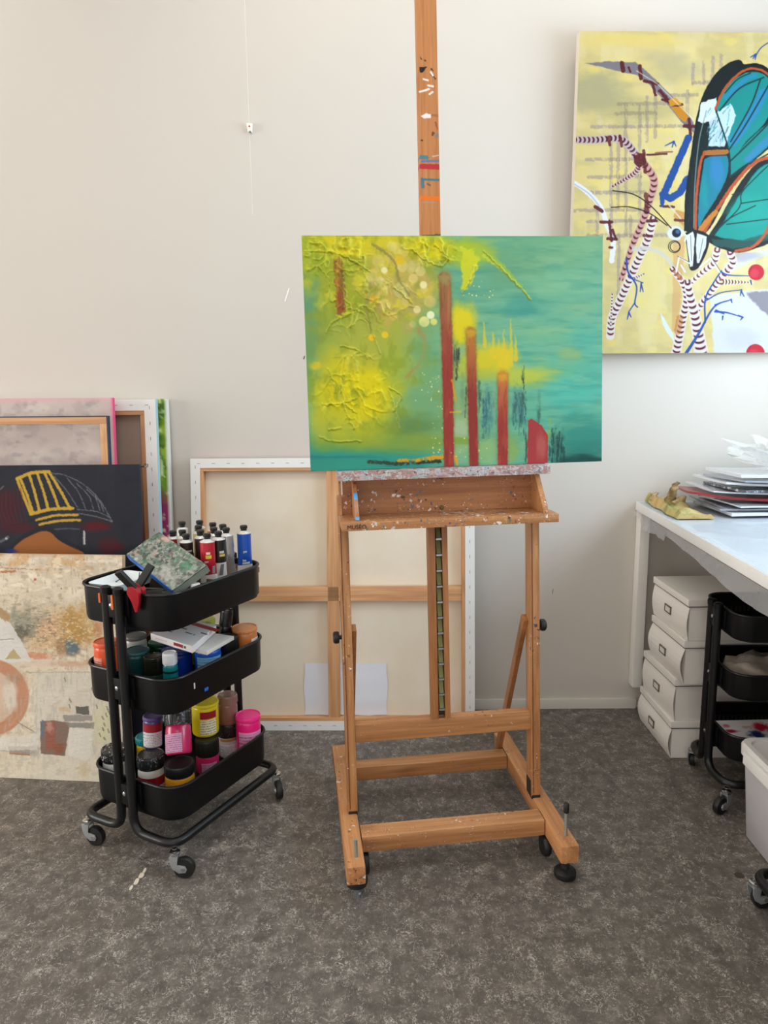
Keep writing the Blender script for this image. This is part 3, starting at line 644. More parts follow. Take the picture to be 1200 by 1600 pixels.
# ------------------------------------------------------------------ butterfly painting on the wall
def butterfly():
    p = Paint([(128, 58), (1253, 70), (1119, 1514), (70, 1521)], 640, 600, (231, 212, 128))
    X, Y = p.X, p.Y
    p.mix(sstep(.42, .7, p.noise(150, 60, 1, 5))*.8, (214, 198, 122)); p.mix(sstep(.55, .75, p.noise(90, 50, 7, 5))*.7, (244, 222, 112)); p.mix(sstep(.5, .72, p.noise(60, 160, 9, 4))*.5, (240, 226, 160))
    p.blob(200, 350, 180, 110, (176, 172, 120), .75, seed=3); p.blob(380, 420, 220, 60, (190, 180, 112), .6, seed=4); p.blob(560, 230, 120, 70, (196, 186, 130), .6, seed=5); p.blob(420, 1180, 80, 200, (236, 220, 130), .6, seed=6)
    p.blob(330, 100, 300, 40, (238, 216, 112), .7, seed=8); p.blob(500, 180, 130, 40, (206, 194, 134), .6, seed=10)
    gr = (150, 136, 132)
    for y, x0, x1 in ((388, 300, 560), (432, 290, 470), (492, 180, 600), (640, 160, 420), (720, 165, 400), (790, 170, 420), (870, 100, 430), (920, 160, 480), (985, 160, 560), (350, 540, 660), (292, 640, 760)):
        p.stroke([(x0, y+2), (x1, y-2)], 16, gr, .5, 3, jit=5, dry=.3)
    for x, y0, y1 in ((300, 560, 860), (335, 390, 980), (398, 400, 900), (432, 360, 560), (470, 330, 540), (268, 560, 960), (205, 870, 1000), (300, 980, 1320), (640, 210, 300), (690, 200, 300), (730, 180, 290), (768, 170, 260), (615, 330, 480), (355, 900, 990)):
        p.stroke([(x, y0), (x-2, y1)], 15, gr, .45, 3, jit=5, dry=.3)
    # grey roof band with maroon lattice and orange end
    p.poly([(150, 206), (260, 197), (380, 200), (420, 232), (480, 290), (560, 370), (640, 470), (645, 520), (610, 500), (530, 400), (440, 300), (385, 260), (300, 240), (200, 216)], (134, 128, 140), .95, 3, jit=3)
    mr = (98, 34, 40)
    for q, w_ in (([(318, 205), (324, 240)], 20), ([(350, 225), (356, 245)], 10), ([(400, 218), (404, 275)], 16), ([(420, 285), (480, 300)], 14), ([(455, 290), (470, 350)], 12), ([(490, 330), (540, 390)], 16), ([(500, 370), (590, 392)], 12), ([(540, 395), (580, 400)], 10), ([(600, 490), (650, 492)], 16), ([(622, 460), (628, 540)], 14)):
        p.stroke(q, w_, mr, .92, 2, jit=3)
    p.poly([(528, 372), (560, 360), (590, 392), (535, 400)], (226, 160, 40), .95, 2, jit=3); p.poly([(540, 405), (590, 400), (618, 450), (606, 474), (580, 455)], (216, 146, 30), .95, 2, jit=3)
    p.stroke([(385, 240), (480, 300), (640, 460)], 5, (240, 232, 200), .6, 2)
    # pale trunks with dark red rings
    wt, pk = (236, 226, 220), (212, 164, 142)
    p.stroke(spline([(104, 552), (200, 552), (300, 546), (350, 580), (390, 640)]), 34, (206, 190, 182), 1, 2, w2=36, stripes=(20, .5, mr))
    p.stroke(spline([(390, 630), (430, 680), (462, 740), (440, 830), (410, 920), (370, 1010), (345, 1080), (312, 1180)]), 40, pk, 1, 2, w2=24, stripes=(25, .42, mr))
    p.stroke(spline([(400, 640), (385, 690), (340, 725), (270, 765)]), 34, (220, 190, 170), 1, 2, w2=12, stripes=(14, .5, mr))
    p.poly([(368, 620), (420, 612), (430, 660), (395, 680), (372, 656)], mr, .9, 2, jit=4); p.stroke([(430, 620), (520, 616)], 9, mr, .9, jit=2); p.stroke([(415, 600), (422, 700)], 14, mr, .8, jit=3); p.stroke([(425, 800), (428, 880)], 20, mr, .75, jit=4)
    p.stroke([(256, 540), (262, 575)], 14, mr, .8, jit=2); p.stroke([(308, 535), (316, 580)], 14, mr, .8, jit=2); p.stroke([(470, 612), (545, 606)], 8, (150, 92, 84), .8, jit=2)
    p.stroke(spline([(92, 742), (160, 790), (215, 850), (250, 940), (275, 1010), (268, 1100)]), 22, (238, 240, 246), 1, 2, w2=24, jit=3); p.stroke(spline([(100, 752), (170, 800), (225, 870)]), 5, (170, 176, 186), .7, 2)
    for q, w_ in (([(195, 855), (225, 875)], 16), ([(220, 925), (270, 925)], 14), ([(258, 920), (268, 1010)], 12), ([(250, 1000), (290, 1002)], 14), ([(272, 960), (288, 1000)], 12), ([(258, 1040), (270, 1040)], 12)): p.stroke(q, w_, mr, .9, jit=2)
    p.stroke(spline([(455, 915), (432, 1000), (395, 1080), (350, 1180), (300, 1290), (268, 1360), (260, 1440)]), 40, wt, 1, 2, w2=38, stripes=(23, .42, mr))
    p.stroke([(430, 920), (470, 918)], 14, mr, .9, jit=2); p.stroke([(415, 985), (450, 988)], 14, mr, .8, jit=3)
    p.stroke([(370, 1180), (412, 1160)], 18, wt, 1, 2, w2=8, stripes=(11, .45, mr)); p.stroke([(270, 1250), (262, 1400)], 10, wt, 1, 2, stripes=(14, .45, mr))
    p.poly([(548, 985), (600, 990), (588, 1180), (566, 1420), (540, 1420)], (218, 164, 84), .55, 4, jit=4); p.poly([(560, 870), (600, 880), (596, 945), (548, 900)], (214, 150, 60), .8, 3, jit=3)
    p.stroke([(490, 852), (550, 856)], 12, mr, .9, jit=3); p.stroke([(530, 850), (600, 930)], 6, (230, 225, 200), .8, 2); p.stroke([(556, 915), (596, 918)], 12, mr, .8, jit=2)
    p.stroke(spline([(370, 1045), (440, 1045), (500, 1070), (540, 1120), (560, 1150)]), 22, (214, 210, 200), .9, 3, w2=14, jit=2)
    # light lower-right field
    p.poly([(712, 1270), (780, 1250), (989, 1225), (1250, 1220), (1250, 1530), (732, 1530)], (222, 224, 230), 1, 5, jit=6); p.poly([(876, 1246), (989, 1232), (1250, 1230), (1250, 1420), (1000, 1370), (930, 1310)], (150, 144, 150), .95, 6, jit=8); p.blob(860, 1450, 110, 60, (208, 206, 218), .6, seed=15)
    p.stroke(spline([(800, 1130), (880, 1090), (990, 1050)]), 50, (218, 218, 210), .8, 6, w2=30, jit=6); p.blob(860, 1080, 90, 26, (176, 170, 170), .6, seed=16)
    p.stroke(spline([(745, 1055), (730, 1110), (680, 1150), (625, 1200)]), 36, wt, 1, 2, w2=22, stripes=(21, .42, (130, 60, 56)))
    p.stroke(spline([(806, 1065), (815, 1110), (770, 1170), (700, 1260), (650, 1330)]), 38, wt, 1, 2, w2=30, stripes=(22, .42, (120, 50, 50)))
    p.stroke([(770, 1195), (905, 1198)], 34, (232, 222, 180), 1, 2, w2=6, stripes=(14, .45, (120, 50, 50)))
    p.stroke(spline([(545, 1140), (590, 1200), (606, 1270), (585, 1380), (555, 1530)]), 30, wt, 1, 2, w2=44, stripes=(23, .45, mr))
    p.stroke(spline([(555, 1150), (580, 1180)]), 18, (190, 120, 70), .8, jit=3); p.stroke([(575, 1360), (566, 1420)], 30, (200, 120, 40), .55, 4, jit=4)
    p.stroke(spline([(612, 1200), (625, 1270), (650, 1380), (674, 1530)]), 34, wt, 1, 2, w2=66, stripes=(27, .42, mr))
    p.poly([(488, 1335), (520, 1385), (545, 1430), (552, 1470), (520, 1430), (494, 1380)], (226, 236, 236), 1, 2, jit=3)
    # blue V and twigs
    bl = (34, 84, 158)
    p.stroke([(618, 545), (505, 800), (535, 818), (580, 790), (612, 730)], 32, bl, 1, 2, jit=3); p.stroke([(500, 800), (498, 850)], 30, bl, 1, 2, w2=14, jit=3)
    tw = (38, 84, 170)
    for q, a, b in (([(335, 1090), (342, 1150), (380, 1215), (372, 1290), (384, 1310)], 9, 6), ([(372, 1290), (345, 1330)], 6, 5), ([(345, 1175), (410, 1200)], 6, 4), ([(600, 1524), (660, 1430), (730, 1310), (810, 1275)], 15, 5), ([(690, 1380), (692, 1270), (735, 1190), (765, 1145)], 8, 6), ([(762, 1150), (800, 1165), (892, 1168)], 7, 4),
                    ([(695, 1280), (760, 1245), (850, 1232)], 6, 4), ([(735, 1330), (790, 1335), (860, 1356)], 9, 4), ([(735, 1300), (760, 1290)], 7, 4), ([(989, 108), (950, 135), (926, 168)], 5, 5), ([(740, 1325), (775, 1340)], 10, 6), ([(1000, 108), (1060, 90)], 5, 4)):
        p.stroke(spline(q, 6), a, tw, .95, 1.5, w2=b)
    for x, y, dx, dy in ((345, 1335, -8, 30), (345, 1335, 10, 20), (402, 1200, -6, 40), (402, 1210, 8, 30), (855, 1232, -6, 26), (855, 1240, 12, 22), (860, 1356, -20, -10), (860, 1356, -10, 12), (808, 1276, 4, 14), (770, 1352, -2, 16), (926, 165, -26, 14), (926, 165, -4, 24), (926, 165, -14, 20), (897, 1190, 4, 18), (552, 560, -8, 26), (552, 560, 10, 22), (552, 560, -40, 20)):
        p.stroke([(x, y), (x+dx, y+dy)], 8, tw, .95, 1.5, w2=4)
    for x, y, r in ((922, 1152, 36), (917, 1519, 42)):
        p.disc(x, y, r, (204, 34, 54), 1, 2); p.disc(x-8, y+4, r*.55, (222, 70, 84), .8, 8); p.stroke([(x-r*.5, y-r*.8), (x-r*.95, y+r*.2)], 4, (150, 20, 40), .7, 2)
    # the butterfly
    bk, tl, og = (22, 34, 34), (24, 150, 146), (196, 92, 48)
    p.poly(spline([(596, 965), (603, 800), (630, 610), (655, 450), (686, 345), (745, 250), (800, 206), (850, 190), (872, 210), (925, 206), (975, 226), (1040, 290), (1080, 390), (1060, 520), (960, 610), (860, 700), (770, 850), (705, 965), (650, 975)], 5), bk, 1, 2, jit=2)
    p.poly(spline([(700, 995), (760, 905), (830, 780), (900, 685), (970, 632), (1050, 622), (1110, 700), (1110, 860), (1050, 980), (960, 1030), (850, 1062), (765, 1045), (705, 1015)], 5), bk, 1, 2, jit=2)
    p.poly(spline([(690, 640), (730, 622), (790, 618), (798, 690), (775, 760), (735, 830), (690, 900), (660, 945), (666, 800)], 5), (30, 138, 158), 1, 3, jit=2); p.blob(745, 690, 34, 90, (70, 140, 200), .7, seed=100); p.blob(690, 800, 20, 90, (30, 160, 160), .7, seed=101)
    p.poly(spline([(742, 415), (770, 350), (820, 285), (880, 250), (940, 248), (985, 280), (1010, 370), (960, 480), (880, 560), (830, 640), (810, 690), (800, 600), (780, 500)], 5), tl, 1, 3, jit=2)
    for q, w_ in (([(820, 560), (900, 450), (960, 340)], 40), ([(850, 650), (930, 560), (1010, 500)], 44), ([(790, 360), (870, 285), (920, 262)], 20)): p.stroke(spline(q), w_, (56, 142, 200), .75, 8, jit=6, dry=.25)
    p.poly(spline([(806, 715), (825, 640), (900, 545), (1010, 460), (1050, 500), (960, 600), (880, 660)], 5), (22, 146, 140), 1, 3, jit=2); p.stroke(spline([(890, 640), (950, 580), (1010, 530)]), 36, (70, 140, 196), .7, 8, jit=5)
    p.poly([(676, 382), (748, 362), (742, 440), (716, 470), (690, 478), (662, 470)], (226, 234, 238), 1, 2, jit=6); p.poly([(716, 470), (742, 430), (808, 385), (836, 440), (792, 560), (780, 585), (708, 580)], (214, 232, 238), .95, 2, jit=7)
    for k in range(26):
        rr = random.Random(k); x = rr.uniform(690, 810); y = rr.uniform(395, 540); p.stroke([(x, y), (x-rr.uniform(10, 40), y+rr.uniform(30, 70))], 5, rr.choice(((70, 160, 170), (40, 90, 100), (140, 200, 214))), .7, 2, jit=3, dry=.35)
    p.poly([(664, 480), (690, 474), (704, 500), (705, 590), (688, 600), (664, 740), (655, 900), (612, 930), (622, 760)], (26, 42, 42), .95, 3, jit=4)
    # veins
    for q in ([(742, 415), (800, 600), (806, 720)], [(800, 600), (880, 480), (985, 300)], [(760, 420), (850, 320), (960, 270)], [(810, 560), (900, 400), (945, 280)], [(806, 650), (900, 560), (1040, 420)], [(806, 720), (900, 660), (1010, 600)], [(700, 610), (800, 600)]): p.stroke(spline(q), 7, (20, 60, 62), .95, 2)
    p.stroke(spline([(742, 412), (775, 335), (830, 268), (890, 232), (945, 236), (985, 262), (1010, 300)]), 11, og, 1, 2, jit=2); p.stroke(spline([(785, 340), (840, 280), (900, 250)]), 5, (20, 40, 40), .9, 2)
    p.stroke([(694, 612), (790, 606)], 22, (184, 118, 56), 1, 2, jit=3); p.stroke([(694, 626), (792, 622)], 6, (90, 40, 30), .8, 2)
    p.stroke(spline([(648, 962), (654, 800), (672, 660), (690, 612)]), 12, og, 1, 2, jit=2); p.stroke(spline([(640, 950), (646, 760), (666, 560), (700, 420)]), 5, (150, 170, 164), .8, 2)
    # hind wing
    p.poly(spline([(735, 985), (790, 900), (850, 800), (930, 690), (1000, 655), (1070, 670), (1085, 800), (1050, 930), (980, 990), (900, 1010), (780, 1000)], 5), (22, 158, 146), 1, 4, jit=3); p.blob(900, 880, 110, 80, (40, 176, 160), .6, seed=110)
    p.poly([(720, 1000), (860, 1005), (989, 975), (989, 1000), (900, 1040), (800, 1046), (730, 1030)], (40, 96, 88), .85, 5, jit=5)
    for q in ([(710, 985), (800, 910), (920, 850)], [(855, 840), (989, 820)], [(855, 840), (860, 790), (930, 715), (989, 660)], [(855, 840), (830, 880), (720, 985)], [(790, 935), (989, 910)], [(815, 800), (860, 790)]): p.stroke(spline(q), 5, (18, 60, 56), .95, 1.6)
    p.stroke(spline([(690, 965), (745, 870), (830, 745), (920, 655), (1010, 628)]), 15, og, 1, 2, jit=3); p.stroke(spline([(672, 958), (715, 905), (740, 880)]), 24, (206, 136, 52), 1, 2, jit=3); p.stroke(spline([(830, 1056), (900, 1040), (955, 990), (1000, 910), (1040, 860)]), 14, og, 1, 2, jit=3)
    # body, head, feelers, legs
    p.poly(spline([(600, 975), (640, 958), (708, 985), (702, 1050), (672, 1115), (650, 1140), (622, 1138), (612, 1070)], 4), (30, 34, 36), 1, 2); p.poly([(606, 985), (636, 968), (645, 1000), (636, 1125), (622, 1128), (614, 1060)], (230, 234, 236), 1, 2, jit=2); p.poly([(655, 975), (700, 990), (694, 1040), (664, 1110), (654, 1110), (650, 1030)], (224, 228, 230), 1, 2, jit=2)
    p.stroke([(626, 985), (630, 1100)], 3, (90, 96, 100), .8, 1.2); p.stroke([(682, 1000), (664, 1090)], 3, (90, 96, 100), .8, 1.2)
    p.blob(556, 975, 36, 34, (226, 230, 232), 1, .2, .2, seed=120); p.disc(562, 974, 20, (20, 28, 44), 1, 3); p.disc(568, 968, 10, (80, 120, 170), .9, 4); p.stroke(spline([(590, 965), (606, 990), (600, 1010)]), 8, (225, 228, 230), 1, 2)
    for q in ([(275, 782), (370, 800), (450, 855), (538, 952)], [(268, 858), (350, 856), (440, 885), (520, 940)]): p.stroke(spline(q), 5, (40, 34, 30), 1, 1.3)
    for a0, r in ((0, 27), (3, 22)): p.stroke([(552+a0+r*math.cos(t_*.35), 1036+r*math.sin(t_*.35)) for t_ in range(19)], 4, (60, 44, 34), .95, 1.2)
    for q in ([(560, 1150), (574, 1082), (622, 1112)], [(668, 1128), (716, 1088), (756, 1152)], [(582, 1120), (600, 1150)]): p.stroke(q, 7, (236, 236, 232), 1, 1.5); 
    for q in ([(566, 1078), (618, 1106)], [(720, 1084), (760, 1146)]): p.stroke(q, 2.5, (70, 70, 70), .9, 1)
    p.c = 255*(np.clip(p.c, 0, 255)/255)**1.1*.84; p.c[:, 2] += 16*((p.c[:, 0] > 150) & (p.c[:, 1] > 130) & (p.c[:, 2] < 150)); p.h = .5*p.noise(8, 8, 130, 3)
    return p
o = painted_board('wall_painting', butterfly(), .86, 1.069, .036, paint_mat('acrylic_satin', .5, .18, .1, 400), loc=(.674+.43, 2.7925, 1.396), rot=(0, 0, R(2.2)), edge=(222, 212, 196), relief=.0004)
o.rotation_euler = (R(-.6)*-1, 0, R(2.2))
tag(o, 'yellow painting of a large turquoise butterfly hanging on the white wall', 'painting')

# ------------------------------------------------------------------ canvases leaning against the wall
LINEN = mat('raw_linen', (214, 200, 178), .8, spec=.2); g = NT(LINEN)
g.l(g.mix(g.fac(g.noise(g.coords((1, 1, 1)), 5, 4), .3, .7), (226, 212, 190), (236, 224, 205)), g.b.inputs['Base Color']); g.bump(g.noise(g.coords((900, 1, 900)), 1, 1), .1, .0005)
PRIMED = mat('primed_cotton', (232, 230, 226), .7, spec=.25); g = NT(PRIMED); g.bump(g.noise(g.coords((1, 1, 1)), 60, 4), .25, .003)
PINEX = wood('pine_across', 0, (176, 118, 74), (214, 162, 114), (228, 182, 136), .6)
PINEZ = wood('pine_upright', 2, (176, 118, 74), (210, 158, 110), (226, 178, 132), .6)
def leanrot(y0, y1, H, yaw): return (Euler((0, 0, yaw)).to_matrix() @ Euler((-math.asin((y1-y0)/H), 0, 0)).to_matrix()).to_euler()
def reverse_canvas(name, label, W, H, th, loc, rot, bw, fold, cross, edge_mat, linen=LINEN, px=PINEX, pz=PINEZ, staples=True, back_mat=None):
    t_ = thing(name, label, 'canvas', loc, rot)
    MB().box((-W/2, th-.003, 0), (W/2, th, H)).build('linen_back', linen, t_)
    for a, b, c, d, m_ in ((-W/2+.001, W/2-.001, 0.001, bw, px), (-W/2+.001, W/2-.001, H-bw, H-.001, px)): MB().box((a, 0, c), (b, th-.003, d)).build('stretcher_bar', m_, t_, bevel=.0015)
    for a in (-W/2+.001, W/2-bw): MB().box((a, 0, bw), (a+bw-.001, th-.003, H-bw)).build('stretcher_bar', pz, t_, bevel=.0015)
    for k, (a, b, c, d) in enumerate(cross): MB().box((a, .004, c), (b, th-.008, d)).build('cross_bar', px if b-a > d-c else pz, t_, bevel=.0015)
    e = .0015
    for nm, lo, hi in (('canvas_fold', (-W/2-e, -e, H-fold), (W/2+e, 0, H+e)), ('canvas_fold', (-W/2-e, -e, -e), (W/2+e, 0, fold)), ('canvas_fold', (-W/2-e, -e, fold), (-W/2+fold, 0, H-fold)), ('canvas_fold', (W/2-fold, -e, fold), (W/2+e, 0, H-fold))):
        MB().box(lo, hi).build(nm, PRIMED, t_)
    for lo, hi in (((-W/2-e, 0, H), (W/2+e, th, H+e)), ((-W/2-e, 0, 0), (-W/2, th, H)), ((W/2, 0, 0), (W/2+e, th, H))): MB().box(lo, hi).build('canvas_edge', edge_mat, t_)
    if staples:
        sb = MB(); q = .006
        n = int(W/.055)
        for k in range(n):
            x = -W/2+.03+k*(W-.06)/(n-1)
            for z in (H-fold*.5, fold*.5): sb.box((x-q, -e-.0008, z-.0008), (x+q, -e, z+.0008))
        n = int(H/.055)
        for k in range(n):
            z = .03+k*(H-.06)/(n-1)
            for x in (-W/2+fold*.5, W/2-fold*.5): sb.box((x-.0008, -e-.0008, z-q), (x+.0008, -e, z+q))
        stuff(sb.build('staples', mat('staple_grey', (120, 122, 126), .4, metal=.6), t_))
    return t_
MEDGE = mat('edge_pinkish', (214, 176, 184), .6); g = NT(MEDGE)
g.l(g.ramp(g.noise(g.coords((1, 1, 1)), 9, 3), [(.38, (226, 222, 220)), (.52, (206, 120, 146)), (.6, (150, 110, 130)), (.7, (228, 222, 220))]), g.b.inputs['Base Color'])
W_, H_ = 1.06, 1.028
big = reverse_canvas('stretched_canvas', 'large canvas turned back to front, its pine cross-braced stretcher facing out behind the easel', W_, H_, .038, (-.195, 2.662, .002), leanrot(2.66, 2.79, H_, R(-1.0)), .046, .034,
    [(-W_/2+.046, W_/2-.046, .490, .545), (-.022, .022, .046, H_-.046)], MEDGE)
# loose sheet tucked behind the vertical brace
sh = MB(); nn = 10
rows = []
for j in range(nn+1):
    row = []
    for i in range(nn+1):
        u, v_ = i/nn, j/nn
        row.append((-.158+.316*u+.003*math.sin(v_*9+u*3), .0009*math.sin(u*13+v_*5)+.0006*math.sin(v_*17), .2*v_+.002*math.sin(u*15)))
    rows.append(row)
vs = [q for r_ in rows for q in r_]; n1 = nn+1
fs = [(j*n1+i, j*n1+i+1, (j+1)*n1+i+1, (j+1)*n1+i) for j in range(nn) for i in range(nn)]
sh.add(vs, fs, sm=True); sh.add([(x, y+.0006, z) for x, y, z in vs], fs, sm=True)
Mb = Matrix.Translation(big.location) @ big.rotation_euler.to_matrix().to_4x4()
o = sh.build('paper_sheet', mat('white_paper', (226, 228, 236), .7)); o.matrix_world = Mb @ Matrix.Translation((.042, .0325, .0475)) @ Matrix.Rotation(.004, 4, 'Y')
tag(o, 'wrinkled white sheet of paper standing on the lower stretcher bar of the large canvas', 'paper')

# abstract beige board, front of the stack on the floor
def abstract():
    p = Paint([(-575, 94), (760, 113), (767, 1534), (-559, 1475)], 440, 470, (214, 200, 178))
    X, Y = p.X, p.Y
    p.mix(sstep(.35, .7, p.noise(34, 70, 61, 5))*.45, (196, 182, 158)); p.mix(sstep(.4, .7, p.noise(120, 60, 1, 5))*.7, (226, 214, 194)); p.mix(sstep(.5, .75, p.noise(50, 90, 2, 5))*.5, (190, 178, 158))
    p.mix((1-sstep(150, 260, Y))*sstep(.4, .7, p.noise(70, 40, 3, 5))*.8, (206, 164, 118)); p.mix((1-sstep(100, 130, Y))*.5, (190, 150, 110))
    p.mix(sstep(.56, .72, p.noise(60, 30, 4, 5))*.6*(1-sstep(300, 420, Y)), (238, 226, 204)); p.mix(sstep(.60, .78, p.noise(34, 20, 40, 5))*.4, (150, 128, 100)); p.mix(sstep(.64, .8, p.noise(10, 34, 41, 4))*.3, (120, 104, 90))
    p.stroke([(-10, 216), (90, 212)], 16, (168, 104, 64), .8, jit=6, dry=.3); p.stroke([(0, 190), (230, 202)], 8, (150, 110, 80), .7, jit=6, dry=.4)
    p.disc(216, 263, 8, (170, 70, 60), .8, 3); p.disc(380, 320, 4, (70, 60, 50), .8, 2)
    # ochre and grey cloud
    p.blob(380, 590, 300, 150, (196, 160, 116), .75, n=.5, seed=5); p.blob(160, 530, 130, 100, (138, 136, 120), .85, n=.6, seed=6, ns=40); p.blob(120, 600, 70, 60, (84, 82, 76), .7, n=.6, seed=7, ns=30)
    p.blob(480, 560, 120, 150, (176, 136, 74), .8, n=.6, seed=8, ns=40); p.blob(430, 700, 90, 60, (140, 104, 70), .7, n=.6, seed=9, ns=30); p.blob(450, 690, 46, 60, (80, 110, 130), .75, n=.6, seed=10, ns=26); p.blob(300, 560, 80, 60, (206, 160, 128), .7, n=.6, seed=11, ns=30)
    p.blob(220, 740, 150, 26, (196, 122, 88), .7, n=.6, seed=12, ns=20); p.blob(610, 570, 34, 90, (178, 118, 80), .6, seed=13); p.blob(550, 500, 50, 120, (196, 172, 126), .7, n=.7, seed=14, ns=20)
    p.mix(sstep(.58, .68, p.noise(14, 9, 42, 4))*.7*np.exp(-((X-400)/260)**2-((Y-590)/150)**2), (232, 214, 178)); p.mix(sstep(.6, .68, p.noise(18, 8, 43, 4))*.7*np.exp(-((X-250)/260)**2-((Y-560)/140)**2), (112, 108, 92))
    p.blob(250, 790, 300, 30, (206, 190, 170), .8, n=.5, seed=15)
    # pale angular shapes at the left, brown disc
    p.poly([(-300, 420), (0, 470), (80, 560), (200, 775), (-300, 790)], (208, 206, 200), .9, 3, jit=5); p.poly([(30, 760), (85, 695), (130, 760)], (176, 158, 110), .9, 3, jit=4); p.stroke([(0, 640), (85, 634)], 5, (140, 136, 128), .8, jit=3); p.stroke([(-40, 440), (40, 500)], 50, (150, 118, 70), .7, 6, jit=10)
    p.disc(-60, 1000, 240, (182, 126, 94), .85, 6); p.disc(-70, 1000, 170, (206, 182, 160), .85, 8); p.blob(60, 990, 50, 110, (214, 204, 190), .8, seed=17); p.blob(90, 880, 60, 26, (170, 134, 110), .7, seed=18); p.stroke([(150, 850), (175, 960), (140, 1080), (60, 1180)], 16, (196, 150, 124), .5, 6, jit=5)
    p.stroke([(180, 845), (560, 842)], 7, (150, 146, 136), .7, jit=6, dry=.3); p.blob(460, 790, 160, 20, (190, 140, 112), .5, n=.6, seed=19, ns=16); p.stroke([(110, 1155), (230, 1225)], 5, (120, 116, 110), .8, 2, jit=2)
    p.mix(sstep(830, 860, Y)*sstep(190, 240, X)*.7, (204, 198, 184)); p.mix(sstep(.55, .72, p.noise(12, 60, 44, 4))*.5*sstep(830, 860, Y), (178, 172, 160))
    # house-like blocks
    p.poly([(250, 1150), (340, 1140), (435, 1165), (405, 1365), (255, 1352)], (126, 104, 92), .95, 3, jit=5); p.poly([(285, 1160), (345, 1150), (345, 1330), (290, 1330)], (150, 92, 76), .9, 3, jit=5); p.stroke([(268, 1150), (262, 1240)], 18, (96, 116, 140), .8, jit=6); p.blob(310, 1190, 26, 50, (196, 160, 150), .6, n=.6, seed=20, ns=14); p.blob(370, 1320, 36, 40, (150, 80, 56), .6, seed=21)
    p.poly([(470, 1058), (558, 1056), (556, 1110), (480, 1104)], (92, 90, 84), .9, 3, jit=8); p.poly([(390, 1110), (575, 1112), (576, 1145), (400, 1150)], (140, 134, 126), .8, 3, jit=7); p.poly([(400, 1155), (590, 1158), (585, 1192), (430, 1190)], (132, 128, 120), .85, 3, jit=7); p.poly([(365, 1060), (440, 1064), (440, 1090), (370, 1085)], (196, 168, 130), .7, 4, jit=6)
    p.poly([(50, 1305), (190, 1308), (188, 1362), (60, 1355)], (158, 146, 132), .9, 3, jit=5); p.stroke([(60, 1350), (185, 1358)], 8, (168, 104, 70), .7, jit=4); p.blob(215, 1330, 40, 40, (150, 146, 138), .6, seed=22); p.poly([(435, 1195), (580, 1200), (560, 1400), (420, 1360)], (216, 210, 198), .8, 4, jit=6)
    p.blob(525, 1460, 34, 60, (176, 146, 96), .8, n=.5, seed=23); p.blob(640, 1180, 60, 140, (206, 200, 160), .7, n=.5, seed=24)
    for x, y in ((665, 1060), (640, 1120), (648, 1160), (672, 1200), (660, 1100), (620, 1225), (650, 1250), (676, 1085), (640, 1190), (600, 1050), (435, 1010), (430, 1045), (400, 880), (570, 940)): p.stroke([(x, y), (x+8, y+18)], 9, (110, 112, 96), .7, jit=5)
    p.poly([(-300, 1240), (0, 1250), (230, 1230), (240, 1330), (0, 1330), (-300, 1330)], (216, 212, 204), .6, 5, jit=8); p.stroke([(-20, 1330), (200, 1350)], 4, (120, 124, 140), .6, jit=3); p.mix(sstep(1360, 1400, Y)*.6, (214, 204, 184)); p.mix(sstep(1360, 1400, Y)*sstep(.5, .7, p.noise(40, 30, 46))*.5, (186, 176, 158))
    p.h = p.noise(16, 10, 50, 4)+.6*p.noise(5, 5, 51, 3)
    return p
yaw = R(-5.6)
o = painted_board('leaning_painting', abstract(), .75, .752, .022, paint_mat('acrylic_matt', .65, .15, .2, 260), loc=((-1.616-.87)/2, (2.364+2.291)/2, .001), edge=(206, 176, 140), relief=.0012)
o.rotation_euler = leanrot(0, .109, .752, yaw)
tag(o, 'beige and ochre abstract painting standing on the floor in front of the leaning stack', 'painting')

